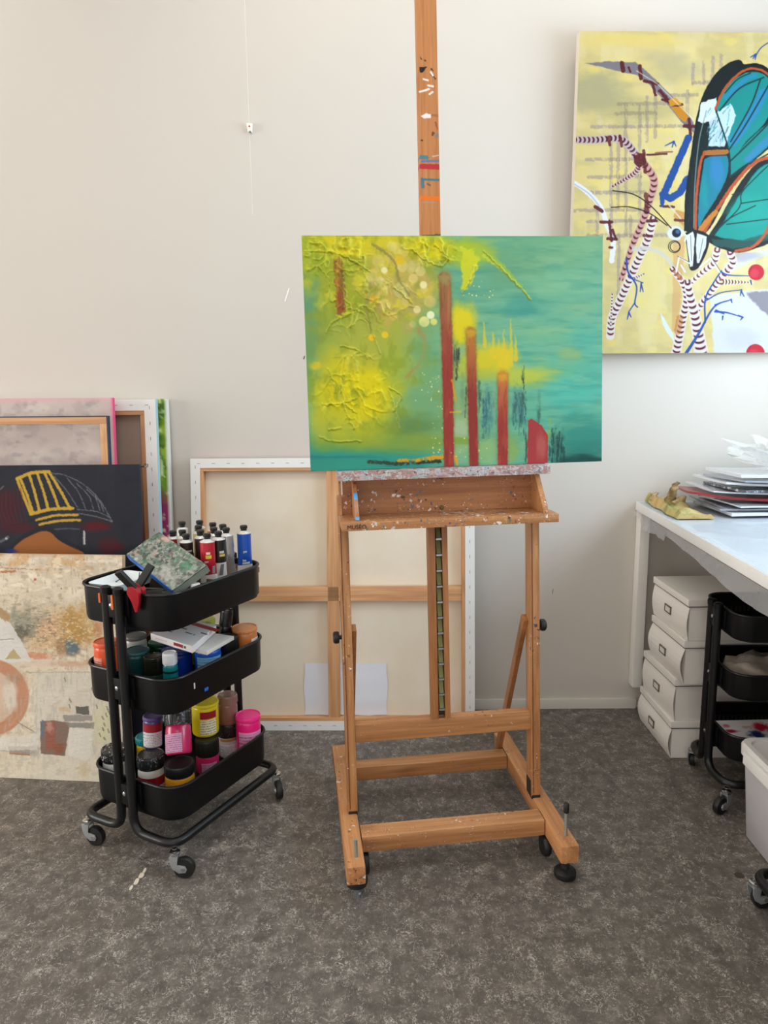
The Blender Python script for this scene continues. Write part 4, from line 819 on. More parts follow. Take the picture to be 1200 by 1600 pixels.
def dark_fan():
    p = Paint([(-486, 515), (881, 504), (909, 2346), (-426, 2357)], 300, 380, (38, 40, 48))
    X, Y = p.X, p.Y
    p.mix(sstep(.45, .75, p.noise(160, 120, 1, 4))*.6, (30, 33, 44)); p.mix(sstep(.5, .8, p.noise(60, 200, 2, 4))*.4, (48, 50, 58))
    yo, gy, mr = (196, 158, 56), (120, 120, 124), (84, 22, 30)
    p.blob(60, 780, 110, 150, (64, 26, 34), .8, n=.5, seed=3); p.blob(620, 890, 110, 40, (92, 20, 28), .85, n=.3, seed=4); p.blob(700, 1020, 90, 60, (80, 20, 28), .8, n=.4, seed=5); p.blob(130, 900, 150, 40, (74, 24, 34), .8, seed=6)
    p.poly(spline([(100, 1030), (180, 960), (310, 920), (400, 990), (530, 1050), (540, 1200), (90, 1200)], 4), (150, 92, 48), 1, 3, jit=4)
    p.stroke(spline([(95, 1010), (180, 950), (310, 905), (420, 985), (535, 1040)]), 26, (34, 34, 42), .9, 4)
    for a, b in (((150, 590), (225, 805)), ((205, 570), (265, 790)), ((255, 560), (320, 780)), ((300, 555), (385, 775)), ((330, 555), (455, 780))): p.stroke(spline([a, ((a[0]+b[0])/2+4, (a[1]+b[1])/2), b]), 17, yo, .95, 2.5, jit=4, dry=.12)
    p.stroke(spline([(130, 595), (220, 558), (325, 550)]), 20, yo, .95, 2.5, jit=4); p.stroke([(130, 595), (165, 690), (212, 812)], 18, yo, .95, 2.5, jit=4); p.stroke(spline([(212, 815), (330, 786), (470, 778)]), 20, yo, .95, 2.5, jit=4)
    p.stroke(spline([(245, 852), (360, 825), (500, 820)]), 15, yo, .95, 2.5, jit=4); p.stroke(spline([(265, 880), (380, 858), (515, 852)]), 15, yo, .95, 2.5, jit=4)
    for q in ([(340, 560), (420, 570), (540, 630), (640, 730), (715, 865)], [(360, 580), (430, 660), (500, 770)], [(440, 590), (510, 680), (550, 780)], [(500, 625), (570, 700), (598, 780)], [(560, 660), (640, 740), (660, 800)], [(500, 785), (620, 800), (700, 835)], [(510, 810), (620, 832), (715, 862)], [(610, 700), (640, 790)]):
        p.stroke(spline(q), 6, gy, .75, 2.5, jit=4, dry=.2)
    p.stroke([(540, 925), (540, 1000)], 13, (190, 190, 188), .9, 3, jit=3, dry=.15); p.stroke(spline([(360, 910), (440, 905), (510, 910)]), 8, (110, 112, 116), .6, 3, jit=3, dry=.2)
    p.stroke([(0, 690), (45, 640)], 8, (140, 140, 144), .6, jit=4, dry=.3); p.stroke([(0, 1000), (70, 960)], 18, (110, 110, 116), .7, 4, jit=4, dry=.2); p.disc(60, 968, 7, (190, 190, 190), .9, 3); p.blob(90, 1045, 40, 18, (44, 52, 130), .8, seed=9)
    for k in range(7): p.stroke(spline([(20+k*22, 690-k*6), (10+k*26, 780), (40+k*24, 870)]), 6, (104, 26, 36), .6, 3, jit=4)
    p.stroke(spline([(0, 930), (120, 880), (240, 850)]), 7, (44, 30, 38), .8, 2)
    p.h = .4*p.noise(9, 9, 30, 3)
    return p
o = painted_board('leaning_painting', dark_fan(), .76, 1.033, .02, paint_mat('acrylic_satin'), loc=(-.845-.375, 2.45, .001), edge=(40, 44, 56), relief=.0006)
o.rotation_euler = leanrot(0, .11, 1.033, 0)
tag(o, 'near-black painting with a yellow striped fan, leaning behind the beige painting', 'painting')

# empty pine stretcher, pink-edged canvas, white-backed canvas, green canvas
t_ = thing('stretcher_frame', 'narrow pine frame with dark blue painted edges leaning behind the near-black painting', 'frame', (-.965-.33, 2.545, .001), leanrot(0, .085, 1.19, 0))
W2, H2, bw = .66, 1.19, .024
for lo, hi, mm in (((-W2/2, 0, H2-bw), (W2/2, .018, H2), PINEX), ((-W2/2, 0, 0), (W2/2, .018, bw), PINEX), ((-W2/2, 0, bw), (-W2/2+bw, .018, H2-bw), PINEZ), ((W2/2-bw, 0, bw), (W2/2, .018, H2-bw), PINEZ)): MB().box(lo, hi).build('stretcher_bar', mm, t_, bevel=.001)
MNAVY = mat('navy_edge', (40, 56, 84), .55)
for lo, hi in (((-W2/2-.004, -.001, H2), (W2/2+.005, .02, H2+.004)), ((W2/2, -.001, 0), (W2/2+.005, .02, H2)), ((-W2/2-.004, -.001, 0), (-W2/2, .02, H2))): MB().box(lo, hi).build('painted_edge', MNAVY, t_)
def greypink():
    p = Paint([(-600, 95), (700, 100), (725, 900), (-600, 900)], 200, 240, (196, 182, 176))
    p.mix(sstep(.4, .7, p.noise(120, 30, 1, 5))*.8, (208, 198, 190)); p.mix(sstep(.5, .72, p.noise(80, 18, 2, 5))*.7, (176, 164, 162)); p.mix(sstep(.6, .75, p.noise(60, 14, 3, 5))*.6, (160, 150, 150)); p.mix(sstep(.5, .7, p.noise(60, 60, 4))*sstep(300, 420, p.Y)*.6, (214, 210, 196))
    p.mix(sstep(560, 640, p.X)*.5, (190, 168, 164)); p.mix((1-sstep(100, 112, p.Y))*.8, (222, 170, 178)); p.mix(sstep(683, 698, p.X+(p.Y-95)*-.06)*.9, (240, 120, 160)); p.blob(5, 420, 22, 150, (60, 36, 60), .95, seed=7)
    p.h = .5*p.noise(40, 8, 9, 4); return p
o = painted_board('leaning_painting', greypink(), .70, 1.256, .022, paint_mat('acrylic_matt'), loc=(-.968-.35, 2.61, .001), edge=(244, 92, 140), relief=.0008)
o.rotation_euler = leanrot(0, .10, 1.256, 0)
tag(o, 'greyish pink brushed painting with a neon pink edge, behind the pine frame', 'painting')
MCY = mat('cyan_edge', (178, 222, 228), .55)
MBRN = mat('brown_backing', (156, 140, 126), .8)
wood('old_stretcher', 2, (140, 94, 58), (182, 130, 86), (200, 150, 104), .6); wood('old_stretcher_x', 0, (140, 94, 58), (190, 138, 92), (206, 156, 110), .6)
t2 = reverse_canvas('stretched_canvas', 'canvas turned back to front with a brown backing, picture wire and pale cyan edges', .74, 1.246, .03, (-.838-.37, 2.695, .001), leanrot(0, .085, 1.246, 0), .056, .040, [], MCY, MBRN, MATS['old_stretcher_x'], MATS['old_stretcher'])
wr = MB(); wr.tube([(.326, -.003, 1.004), (.29, .002, .994), (.2, .003, .978), (0, .003, .968), (-.2, .003, .978), (-.326, -.003, 1.004)], .0016, 6); wr.build('picture_wire', mat('wire_dark', (50, 46, 44), .5), t2)
MB().tube([(.330+.007*math.cos(a*.7), -.0035, 1.006+.007*math.sin(a*.7)) for a in range(9)], .0015, 6, True).build('hanging_ring', MSTEEL, t2)
def greens():
    p = Paint([(0, 0), (1000, 0), (1000, 1600), (0, 1600)], 120, 200, (110, 140, 40))
    p.mix(sstep(.4, .65, p.noise(60, 60, 1, 4)), (70, 104, 26)); p.mix(sstep(.55, .7, p.noise(50, 50, 2, 4)), (150, 170, 60)); p.blob(960, 620, 120, 190, (150, 40, 96), .95, n=.3, seed=4); p.blob(980, 780, 80, 60, (150, 100, 110), .8, seed=5); p.mix(sstep(.62, .75, p.noise(30, 30, 6))*.8, (226, 232, 180)); p.mix(sstep(988, 994, p.X), (236, 236, 228)); return p
o = painted_board('leaning_painting', greens(), .76, 1.247, .03, paint_mat('acrylic_matt'), loc=(-.8045-.38, 2.735, .001), edge=(236, 236, 228))
o.rotation_euler = leanrot(0, .08, 1.247, 0)
tag(o, 'green and magenta painting, hindmost of the leaning stack against the wall', 'painting')

# ------------------------------------------------------------------ wall clip
t_ = thing('wall_clip', 'small white clip with a red dot stuck high on the bare wall', 'clip', (-.464, D, 2.19))
cb = MB(); cb.loft([[(x, y, z) for x, z in ((-.011, .016), (.010, .014), (.009, -.004), (.008, -.017), (.003, -.010), (-.002, -.010), (-.006, -.016), (-.009, -.002))] for y in (-.014, -.001)], sm=False)
cb.build('clip_body', mat('clip_white', (240, 236, 226), .4), t_, bevel=.0015)
MB().lathe([(.0028, -.0005), (.0028, .0015)], 10, Matrix.Translation((0, -.0145, .004)) @ Euler((R(90), 0, 0)).to_matrix().to_4x4()).build('red_dot', mat('dot_red', (170, 40, 56), .5), t_)

# ------------------------------------------------------------------ workbench along the window wall
table = thing('workbench', 'white workbench against the wall beneath the butterfly painting', 'table', (0, 0, 0))
MTW = mat('bench_white', (240, 239, 236), .35)
def ex(y): return .969-(2.848-y)*.0627
MB().prism([(ex(2.846), 2.846), (ex(.62), .62), (1.76, .62), (1.76, 2.846)], .808, .841).build('table_top', MTW, table, bevel=.002)
MB().box((.974, 2.795, .106), (1.010, 2.846, .806)).build('wall_support', mat('support_white', (234, 230, 222), .5), table, bevel=.002)
for x, y in ((.90, .66), (1.70, .66), (1.70, 2.2)): MB().box((x, y, 0), (x+.05, y+.05, .808)).build('leg', MTW, table, bevel=.003)
# clear sheet over the bench, with a ragged hem hanging over the long edge
mf = bpy.data.materials.new('clear_film'); mf.use_nodes = True; t = mf.node_tree; pr = t.nodes['Principled BSDF']
pr.inputs['Base Color'].default_value = lc((186, 200, 214)); pr.inputs['Roughness'].default_value = .14
tr = t.nodes.new('ShaderNodeBsdfTransparent'); mx = t.nodes.new('ShaderNodeMixShader'); mx.inputs[0].default_value = .5
t.links.new(tr.outputs[0], mx.inputs[1]); t.links.new(pr.outputs[0], mx.inputs[2]); t.links.new(mx.outputs[0], t.nodes['Material Output'].inputs[0])
mh = bpy.data.materials.new('hem_film'); mh.use_nodes = True; t = mh.node_tree; pr = t.nodes['Principled BSDF']
pr.inputs['Base Color'].default_value = lc((190, 190, 192)); pr.inputs['Roughness'].default_value = .2
tr = t.nodes.new('ShaderNodeBsdfTransparent'); mx = t.nodes.new('ShaderNodeMixShader'); mx.inputs[0].default_value = .45
t.links.new(tr.outputs[0], mx.inputs[1]); t.links.new(pr.outputs[0], mx.inputs[2]); t.links.new(mx.outputs[0], t.nodes['Material Output'].inputs[0])
rnd = random.Random(4)
ny = 120; prof = []; hemp = []
for j in range(ny+1):
    y = 2.83-(2.83-.64)*j/ny; x = ex(y); d_ = 2.83-y
    hem = .006+.020*float(fbm(np.array([d_*6]), np.array([.5]), 3, 3)[0])
    if .10 < d_ < .40: hem += .016+.022*float(vnoise(np.array([d_*34.]), np.array([.3]), 8)[0])
    hem += .042*float(sstep(.35, 1.1, np.array(d_)))
    fold = math.exp(-((d_-.22)/.1)**2)
    wv = (.003+.016*fold)*(float(vnoise(np.array([d_*26.]), np.array([.7]), 5)[0])-.5)*2
    hemp.append([(x-.012+wv, y, .809-hem), (x-.006+wv*.6, y, .809-hem*.4), (x-.003, y, .8085)])
    row = [(x+.0005, y, .8415), (x+.003, y, .8425)]
    for i in range(1, 30):
        u = i/29; rx = x+.003+(1.745-x)*u
        cr = sum(.0028*math.exp(-((rx*ca+y*sa-o_-.06*math.sin(y*5+o_*7)-.04*math.sin(rx*9))/.010)**2) for ca, sa, o_ in ((1., .6, 2.62), (1., .6, 2.36), (.9, -.35, .35), (1., .2, 1.62), (.5, 1., 2.72), (.35, 1., 2.45), (1., .9, 3.2)))
        row.append((rx, y, .8425+.0018*float(fbm(np.array([rx*9+y*5]), np.array([y*16-rx*7]), 7, 3)[0])*(y < 2.38)+cr*(y < 2.38)))
    prof.append(row)
ps = thing('plastic_sheet', 'clear plastic sheet covering the workbench with its ragged hem hanging over the edge', 'plastic sheet')
for nm, rows_, m_ in (('sheet_top', prof, mf), ('hem', hemp, mh)):
    n1 = len(rows_[0]); vs = [q for r_ in rows_ for q in r_]
    MB().add(vs, [(j*n1+i, j*n1+i+1, (j+1)*n1+i+1, (j+1)*n1+i) for j in range(ny) for i in range(n1-1)], sm=True).build(nm, m_, ps, angle=70)

# folded painty rag
rg = MB(); nx, ny = 10, 26
def ragpt(u, v_, up):
    y = 2.815-.385*v_; x0 = .993-.03*v_+.0; wid = .115+.012*math.sin(v_*7)
    x = x0+wid*u+.004*math.sin(v_*15)
    z = .0175+.006*math.sin(u*9+v_*4)+.004*math.sin(v_*21+u*5)+.010*math.exp(-((u-.08)/.1)**2)
    z *= min(1, (1-abs(2*u-1)**6)*1.0+.25)
    return (x, y, .8455+(z if up else 0))
top = [ragpt(i/nx, j/ny, 1) for j in range(ny+1) for i in range(nx+1)]; bot = [ragpt(i/nx, j/ny, 0) for j in range(ny+1) for i in range(nx+1)]
n1 = nx+1; fs = [(j*n1+i, j*n1+i+1, (j+1)*n1+i+1, (j+1)*n1+i) for j in range(ny) for i in range(nx)]
N = len(top); bd = [i for i in range(n1)]+[j*n1+nx for j in range(1, ny+1)]+[ny*n1+i for i in range(nx-1, -1, -1)]+[j*n1 for j in range(ny-1, 0, -1)]
rg.add(top+bot, fs+[tuple(q+N for q in f) for f in fs]+[(bd[k], bd[(k+1) % len(bd)], bd[(k+1) % len(bd)]+N, bd[k]+N) for k in range(len(bd))], sm=True)
MR = mat('rag_paint', (186, 164, 92), .8); g = NT(MR); v = g.coords((1, 1, 1))
g.l(g.ramp(g.noise(v, 11, 5, .6, .6), [(.30, (112, 118, 66)), (.42, (168, 160, 96)), (.52, (196, 176, 118)), (.6, (190, 144, 88)), (.7, (212, 202, 164)), (.8, (146, 76, 58))]), g.b.inputs['Base Color']); g.bump(g.noise(v, 90, 4), .5, .004)
rag = thing('painting_rag', 'folded yellow and green paint-stained rag at the wall end of the workbench', 'rag', (0, 0, 0))
rg.build('folded_cloth', MR, rag, angle=75)
MRB = mat('rag_brown', (164, 136, 98), .85); g = NT(MRB); v = g.coords((1, 1, 1)); g.l(g.ramp(g.noise(v, 30, 4), [(.35, (120, 96, 62)), (.6, (188, 164, 124))]), g.b.inputs['Base Color']); g.bump(g.noise(v, 80, 4), .6, .004)
for pts, rr in (([(1.008, 2.76, .855), (1.010, 2.765, .872), (1.018, 2.77, .886)], [.016, .015, .006]), ([(1.045, 2.71, .855), (1.049, 2.70, .885), (1.054, 2.69, .915), (1.062, 2.685, .935)], [.020, .016, .013, .007]), ([(1.045, 2.64, .858), (1.060, 2.64, .874), (1.070, 2.65, .880), (1.076, 2.66, .872)], [.018, .015, .012, .006])):
    mb = MB().tube(spline(pts, 4), [float(q) for q in np.interp(np.linspace(0, 1, 4*(len(pts)-1)+1), np.linspace(0, 1, len(rr)), rr)], 9)
    mb.map(lambda q: q+Vector((.0035*math.sin(q.z*310+q.x*90), .003*math.sin(q.z*240), 0))); mb.build('twisted_end', MRB, rag, angle=80)

# plastic sleeves with papers
def sheet(name, label, cx, cy, z, w_, d_, th, rot, m_, curl=(0, 0, 0, 0), cat='sleeve', wave=.002, group=None):
    nx, ny = 10, 8; top = []; 
    for j in range(ny+1):
        for i in range(nx+1):
            u, v_ = i/nx, j/ny
            zz = wave*math.sin(u*6+rot*20+v_*3)+curl[0]*(1-u)**3*(1-v_)**2+curl[1]*u**3*(1-v_)**2+curl[2]*(1-u)**3+curl[3]*(1-v_)**3
            top.append((w_*(u-.5), d_*(v_-.5), zz+wave))
    n1 = nx+1; N = len(top); fs = [(j*n1+i, j*n1+i+1, (j+1)*n1+i+1, (j+1)*n1+i) for j in range(ny) for i in range(nx)]
    bd = [i for i in range(n1)]+[j*n1+nx for j in range(1, ny+1)]+[ny*n1+i for i in range(nx-1, -1, -1)]+[j*n1 for j in range(ny-1, 0, -1)]
    mb = MB().add([(x, y, q+th) for x, y, q in top]+top, fs+[tuple(q+N for q in f) for f in fs]+[(bd[k], bd[(k+1) % len(bd)], bd[(k+1) % len(bd)]+N, bd[k]+N) for k in range(len(bd))], sm=True)
    o = mb.build(name, m_, loc=(cx, cy, z), rot=(0, 0, rot)); return tag(o, label, cat, group)
MSL = mat('sleeve_white', (222, 226, 234), .18, coat=.6); MSG = mat('sleeve_grey', (156, 162, 174), .2, coat=.6); MRED = mat('folder_red', (150, 28, 38), .35, coat=.3)
MPRT = mat('printed_sheet', (90, 96, 104), .3, coat=.6); g = NT(MPRT); g.l(g.ramp(g.noise(g.coords((90, 60, 60)), 1, 4), [(.42, (56, 60, 66)), (.55, (120, 126, 134)), (.62, (226, 228, 232))]), g.b.inputs['Base Color'])
SG = 'sleeves piled on the workbench'
for a in (('plastic_sleeve', 'thick white sleeve at the very bottom of the paper pile on the bench', 1.385, 2.60, .847, .47, .30, .011, .02, MSL, (0, 0, 0, 0)),
          ('plastic_sleeve', 'grey clear-backed sleeve with a rumpled corner, second from the bottom of the paper pile', 1.37, 2.61, .863, .47, .31, .006, -.07, MSG, (.002, 0, 0, 0)),
          ('plastic_sleeve', 'white sleeve lying just under the red folder in the paper pile', 1.40, 2.60, .8755, .46, .30, .005, .05, MSL, (0, 0, 0, 0)),
          ('red_folder', 'red folder with its corner curling out of the paper pile on the bench', 1.298, 2.62, .887, .44, .27, .008, -.13, MRED, (.017, 0, .010, 0)),
          ('plastic_sleeve', 'white sleeve lying directly on the red folder', 1.375, 2.63, .9085, .50, .29, .005, -.08, MSL, (.008, 0, .006, 0)),
          ('printed_sheet', 'sleeve holding a dark grey printed sheet with pale lettering, midway up the paper pile', 1.41, 2.60, .9215, .46, .29, .008, .03, MPRT, (.004, 0, 0, 0)),
          ('plastic_sleeve', 'glossy white sleeve lying on the dark printed sheet', 1.40, 2.62, .9355, .50, .31, .007, -.05, MSL, (.012, 0, .006, 0)),
          ('plastic_sleeve', 'bluish grey sleeve second from the top of the paper pile', 1.41, 2.60, .954, .46, .29, .006, .06, MSG, (.006, 0, 0, 0)),
          ('plastic_sleeve', 'topmost white sleeve of the paper pile, under the clear bag', 1.42, 2.60, .968, .47, .29, .010, -.02, MSL, (.008, 0, 0, 0))):
    sheet(*a, cat='folder' if 'red' in a[0] else 'sleeve', group=SG)
# crumpled clear bag with cream strips
bag = thing('clear_bag', 'crumpled clear plastic bag of cream strips on top of the paper pile', 'bag', (1.41, 2.55, .989))
def crumple(rx, ry, rz, seed, rough, seg=22, rings=14):
    mb = MB(); rr = []
    for j in range(1, rings):
        th = math.pi*j/rings; row = []
        for i in range(seg):
            a = 2*math.pi*i/seg; d = Vector((math.sin(th)*math.cos(a), math.sin(th)*math.sin(a), math.cos(th)))
            k = 1+rough*(float(fbm(np.array([d.x*3+d.z*2.3+seed]), np.array([d.y*3-d.z*1.7]), seed, 3)[0])-.5)*2
            row.append((d.x*rx*k, d.y*ry*k, (d.z+1)*rz*k))
        rr.append(row)
    return mb.loft(rr[::-1], sm=True)
mb2 = bpy.data.materials.new('bag_film'); mb2.use_nodes = True; t = mb2.node_tree; pr = t.nodes['Principled BSDF']
pr.inputs['Base Color'].default_value = lc((238, 238, 234)); pr.inputs['Roughness'].default_value = .08
tr = t.nodes.new('ShaderNodeBsdfTransparent'); mx = t.nodes.new('ShaderNodeMixShader'); mx.inputs[0].default_value = .3
t.links.new(tr.outputs[0], mx.inputs[1]); t.links.new(pr.outputs[0], mx.inputs[2]); t.links.new(mx.outputs[0], t.nodes['Material Output'].inputs[0])
crumple(.17, .10, .052, 3, .75, 30, 18).build('film', mb2, bag, angle=25)
nk = MB().loft([[(-.12+dx*.02, dy*.02, .06), (-.10, .03+dy*.01, .06), (-.08+dx*.02, -.02, .055)] for dx, dy in ((0, 0),)]+[[(-.165, -.01, .125), (-.13, .015, .122), (-.09, -.01, .10)]], sm=False); nk.build('film_corner', mb2, bag)
rnd = random.Random(8); st = MB()
for k in range(16):
    a0 = rnd.uniform(0, 6); cx, cy, cz = rnd.uniform(-.09, .1), rnd.uniform(-.05, .04), rnd.uniform(.018, .06)
    st.tube([(cx+.035*math.cos(a0+q*.5)+.004*q, cy+.02*math.sin(a0+q*.5), cz+.006*math.sin(q+k)) for q in range(9)], .004, 6)
stuff(st.build('cream_strips', mat('strip_cream', (226, 212, 184), .6), bag))
# ------------------------------------------------------------------ storage boxes under the bench
MBX = mat('box_greige', (232, 226, 218), .6, spec=.3); MBXF = mat('box_front', (236, 230, 222), .55, spec=.3); MHOLD = mat('holder_bronze', (128, 116, 104), .45, metal=.4); MCARD = mat('card_white', (222, 218, 210), .7)
def storage_box(label, x, y0, y1, z, h, depth, bulge, rz=0.):
    L = y1-y0; t_ = thing('storage_box', label, 'box', (x, (y0+y1)/2, z), (0, 0, rz), 'greige storage boxes under the workbench')
    lh = .023
    MB().box((.006, -L/2+.004, 0), (depth, L/2-.004, h-.003)).build('box_body', MBX, t_, bevel=.001)
    n = 8; outer = []
    for k in range(n+1):
        u = k/n; zz = .002+(h-lh-.004)*u; outer.append((.004-bulge*math.sin(math.pi*u)**1.0, zz))
    mb = MB(); rings = []
    for yy in (-L/2+.001, L/2-.001): rings.append([(a, yy, b) for a, b in outer]+[(a+.002, yy, b) for a, b in outer[::-1]])
    mb.loft(rings, sm=False); mb.build('front_flap', MBXF, t_, angle=50)
    MB().box((-.002, -L/2-.002, h-lh), (depth+.003, L/2+.002, h)).build('box_lid', MBX, t_, bevel=.0012)
    MB().box((.0, -L/2-.0005, h-lh-.0035), (depth+.001, L/2+.0005, h-lh)).build('lid_shadow_strip', mat('lid_shade_dark', (70, 64, 58), .8), t_)  # solid dark strip, paints the line of shade under the lid
    zc = h*.46; xb = .004-bulge*math.sin(math.pi*zc/(h-lh))-.0015
    hd = MB(); a, b = .026, .0135
    for lo, hi in (((-.003, -a, b-.004), (.001, a, b)), ((-.003, -a, -b), (.001, a, -b+.004)), ((-.003, -a, -b), (.001, -a+.004, b)), ((-.003, a-.004, -b), (.001, a, b))): hd.box(lo, hi)
    ho = hd.build('label_holder', MHOLD, t_, loc=(xb, 0, zc)); MB().box((-.0012, -a+.004, -b+.004), (.001, a-.004, b-.004)).build('card', MCARD, ho)
    for k in (-1, 0, 1): pass
    return t_
storage_box('lowest greige storage box, standing on the floor beneath three others', .985, 2.425, 2.735, .0, .137, .36, .013)
storage_box('second greige storage box from the floor, resting on the lowest one', .987, 2.425, 2.712, .138, .152, .36, .008, R(1.5))
storage_box('third greige storage box from the floor, with the most bulging front', .992, 2.375, 2.665, .291, .153, .36, .017, R(1))
storage_box('topmost greige storage box of the stack under the workbench', .994, 2.368, 2.672, .445, .143, .36, .008, R(1))

# ------------------------------------------------------------------ trolleys
MBK = mat('black_powder_coat', (9, 9, 11), .4, spec=.28); MBK2 = mat('black_tube', (16, 16, 17), .36, spec=.4); MTY = mat('black_tyre', (18, 18, 19), .5); MFORK = mat('fork_grey', (168, 172, 176), .35, metal=.55); MCHR = mat('chrome', (210, 212, 214), .18, metal=1.)
def rrect(a, b, r, n=7):
    o = []
    for sx, sy, a0 in ((1, 1, 0), (-1, 1, 90), (-1, -1, 180), (1, -1, 270)):
        for k in range(n+1):
            t_ = R(a0+90*k/n); o.append((sx*(a/2-r)+r*math.cos(t_), sy*(b/2-r)+r*math.sin(t_)))
    return o
def corner_path(pts, r=.035, n=6):
    P = [Vector(p) for p in pts]; o = [P[0]]
    for k in range(1, len(P)-1):
        a, b, c = P[k-1], P[k], P[k+1]; d0 = (a-b); d1 = (c-b); rr = min(r, d0.length*.48, d1.length*.48)
        p0 = b+d0.normalized()*rr; p1 = b+d1.normalized()*rr
        for i in range(n+1):
            t_ = i/n; o.append(p0*(1-t_)**2+b*2*t_*(1-t_)+p1*t_*t_)
    return o+[P[-1]]
def trolley(label, loc, rot, a, b, rims, t, cr, ba, bb, wr, steer, holes=False):
    """a short side (local x), b long side (local y); rims: tray rim heights; posts on the short ends"""
    c = thing('utility_trolley', label, 'trolley', loc, (0, 0, -rot))
    zt = wr*2+.035
    for z in rims:
        mb = MB(); e = .0025
        lv = [(a-.008, b-.008, z-t), (a-.002, b-.002, z-t+.01), (a, b, z), (a-e*2, b-e*2, z), (a-.004-e*2, b-.004-e*2, z-t+.008), (a-.012, b-.012, z-t+.003)]
        mb.loft([[(x, y, zz) for x, y in rrect(p, q, cr-(a-p)/2)] for p, q, zz in lv], True, True)
        tr_ = mb.build('tray', MBK, c, angle=55)
        MB().tube([(x, y, z) for x, y in rrect(a+.002, b+.002, cr+.001)], .0042, 8, True).build('tray_rim', MBK2, tr_)
        if holes:
            hb = MB(); n_ = int((b-2*cr)/.014)
            for sx in (-1, 1):
                for k in range(n_): 
                    y = -b/2+cr+.007+k*.014
                    hb.box((sx*(a/2-.0045)-.0006, y-.004, z-t+.018), (sx*(a/2-.0045)+.0006, y+.004, z-t+.036))
            stuff(hb.build('tray_perforations', mat('hole_dark', (44, 44, 46), .6), tr_))
    pr = .0125; yo = b/2+.006+pr; px = .0225
    for sx in (-1, 1):
        pts = [(sx*px, -yo, rims[0]+.008), (sx*px, -yo, zt), (sx*ba/2, -bb/2, zt), (sx*ba/2, bb/2, zt), (sx*px, yo, zt), (sx*px, yo, rims[0]+.008)]
        path = corner_path(pts, .045)
        MB().tube(path, pr, 10).build('frame_tube', MBK2, c)
        for sy in (-1, 1):
            MB().lathe([(pr+.0015, -.012), (pr+.0015, .004), (pr*.7, .007)], 12, Matrix.Translation((sx*px, sy*yo, rims[0]+.008))).build('tube_cap', MBK, c)
    for z in rims:
        for sy in (-1, 1):
            pl = MB().box((-.044, -.004, -.03), (.044, .004, .03)).build('mounting_plate', MBK, c, bevel=.003, loc=(0, sy*(b/2+.003), z-.035))
            MB().box((-.019, -.006, -.032), (.019, .006, .028)).build('spacer', MBK, pl, bevel=.003, loc=(0, sy*(.003+pr), 0))
            Ms = Matrix.Translation((0, sy*(.003+pr+.006), 0)) @ Euler((R(90)*sy*-1, 0, 0)).to_matrix().to_4x4()
            MB().lathe([(.0065, -.001), (.006, .002), (.003, .0035)], 12, Ms).build('screw', MCHR, pl)
    for k, (sx, sy) in enumerate(((-1, -1), (1, -1), (1, 1), (-1, 1))):
        ins = .004
        cs = MB(); cs.lathe([(.006, zt-.012), (.006, zt-pr+.003)], 12); cs.lathe([(.011, zt-pr-.017), (.0145, zt-pr-.014), (.0145, zt-pr-.006), (.010, zt-pr-.004)], 16)
        fk = cs.build('castor', MCHR, c, loc=(sx*(ba/2-ins), sy*(bb/2-ins), 0), rot=(0, 0, R(steer[k])))
        off = .024
        arm = MB()
        for s2 in (-1, 1):
            y = s2*.0115
            poly = [(-.013, zt-pr-.016), (.011, zt-pr-.016), (.008, zt-.052), (.014, wr+.012), (.030, wr+.009), (.034, wr), (.030, wr-.009), (.012, wr-.011), (-.004, wr), (-.011, wr+.016)]
            arm.loft([[(x, y-.0015, z) for x, z in poly], [(x, y+.0015, z) for x, z in poly]], sm=False)
        arm.box((-.012, -.0125, zt-pr-.019), (.011, .0125, zt-pr-.0155))
        arm.build('fork', MFORK, fk, bevel=.0008)
        Mw = Matrix.Translation((off, 0, wr)) @ Euler((R(90), 0, 0)).to_matrix().to_4x4()
        MB().lathe([(.006, -.0095), (wr*.72, -.009), (wr*.94, -.0085), (wr, -.005), (wr, .005), (wr*.94, .0085), (wr*.72, .009), (.006, .0095)], 24, Mw).build('wheel', MTY, fk)
        MB().lathe([(.0055, -.0145), (.0055, .0145)], 12, Mw).build('axle', MCHR, fk)
    return c
ROT = R(27.72)
CART = Vector((-.6008, 2.0876, 0))
cart = trolley('black three-tier metal trolley crammed with paints, left of the easel', CART, ROT, .328, .4245, (.764, .537, .235), .097, .062, .335, .465, .029, (10, 25, -40, 60))
cart2 = trolley('low black trolley tucked under the workbench with a grey cloth on its middle tray', (1.205, 2.225, 0), R(91), .262, .335, (.612, .432, .235), .078, .055, .272, .352, .027, (150, -60, 30, 20), holes=True)
trolley('black trolley at the bench end, only a bent tube and castor in view', (1.134, 1.508, 0), R(90), .30, .40, (.764, .50, .235), .097, .06, .330, .46, .029, (100, 40, 20, 200))
def cw(x, y, z): # trolley-local to room
    return CART + Vector((x*math.cos(ROT)+y*math.sin(ROT), -x*math.sin(ROT)+y*math.cos(ROT), z))
# old paint on the trolley
for nm, lo, hi, cl_ in (('paint_smear', (-.036, -.2445, .735), (-.030, -.2405, .760), (206, 92, 30)), ('paint_smear', (.009, -.2445, .722), (.015, -.2405, .760), (210, 110, 36)), ('paint_smear', (.165, -.125, .49), (.1662, -.121, .506), (214, 214, 210)), ('paint_smear', (.165, -.085, .467), (.1662, -.07, .476), (40, 96, 190))):
    MB().box(lo, hi).build(nm, mat('smear%d' % cl_[0], cl_, .5), cart)

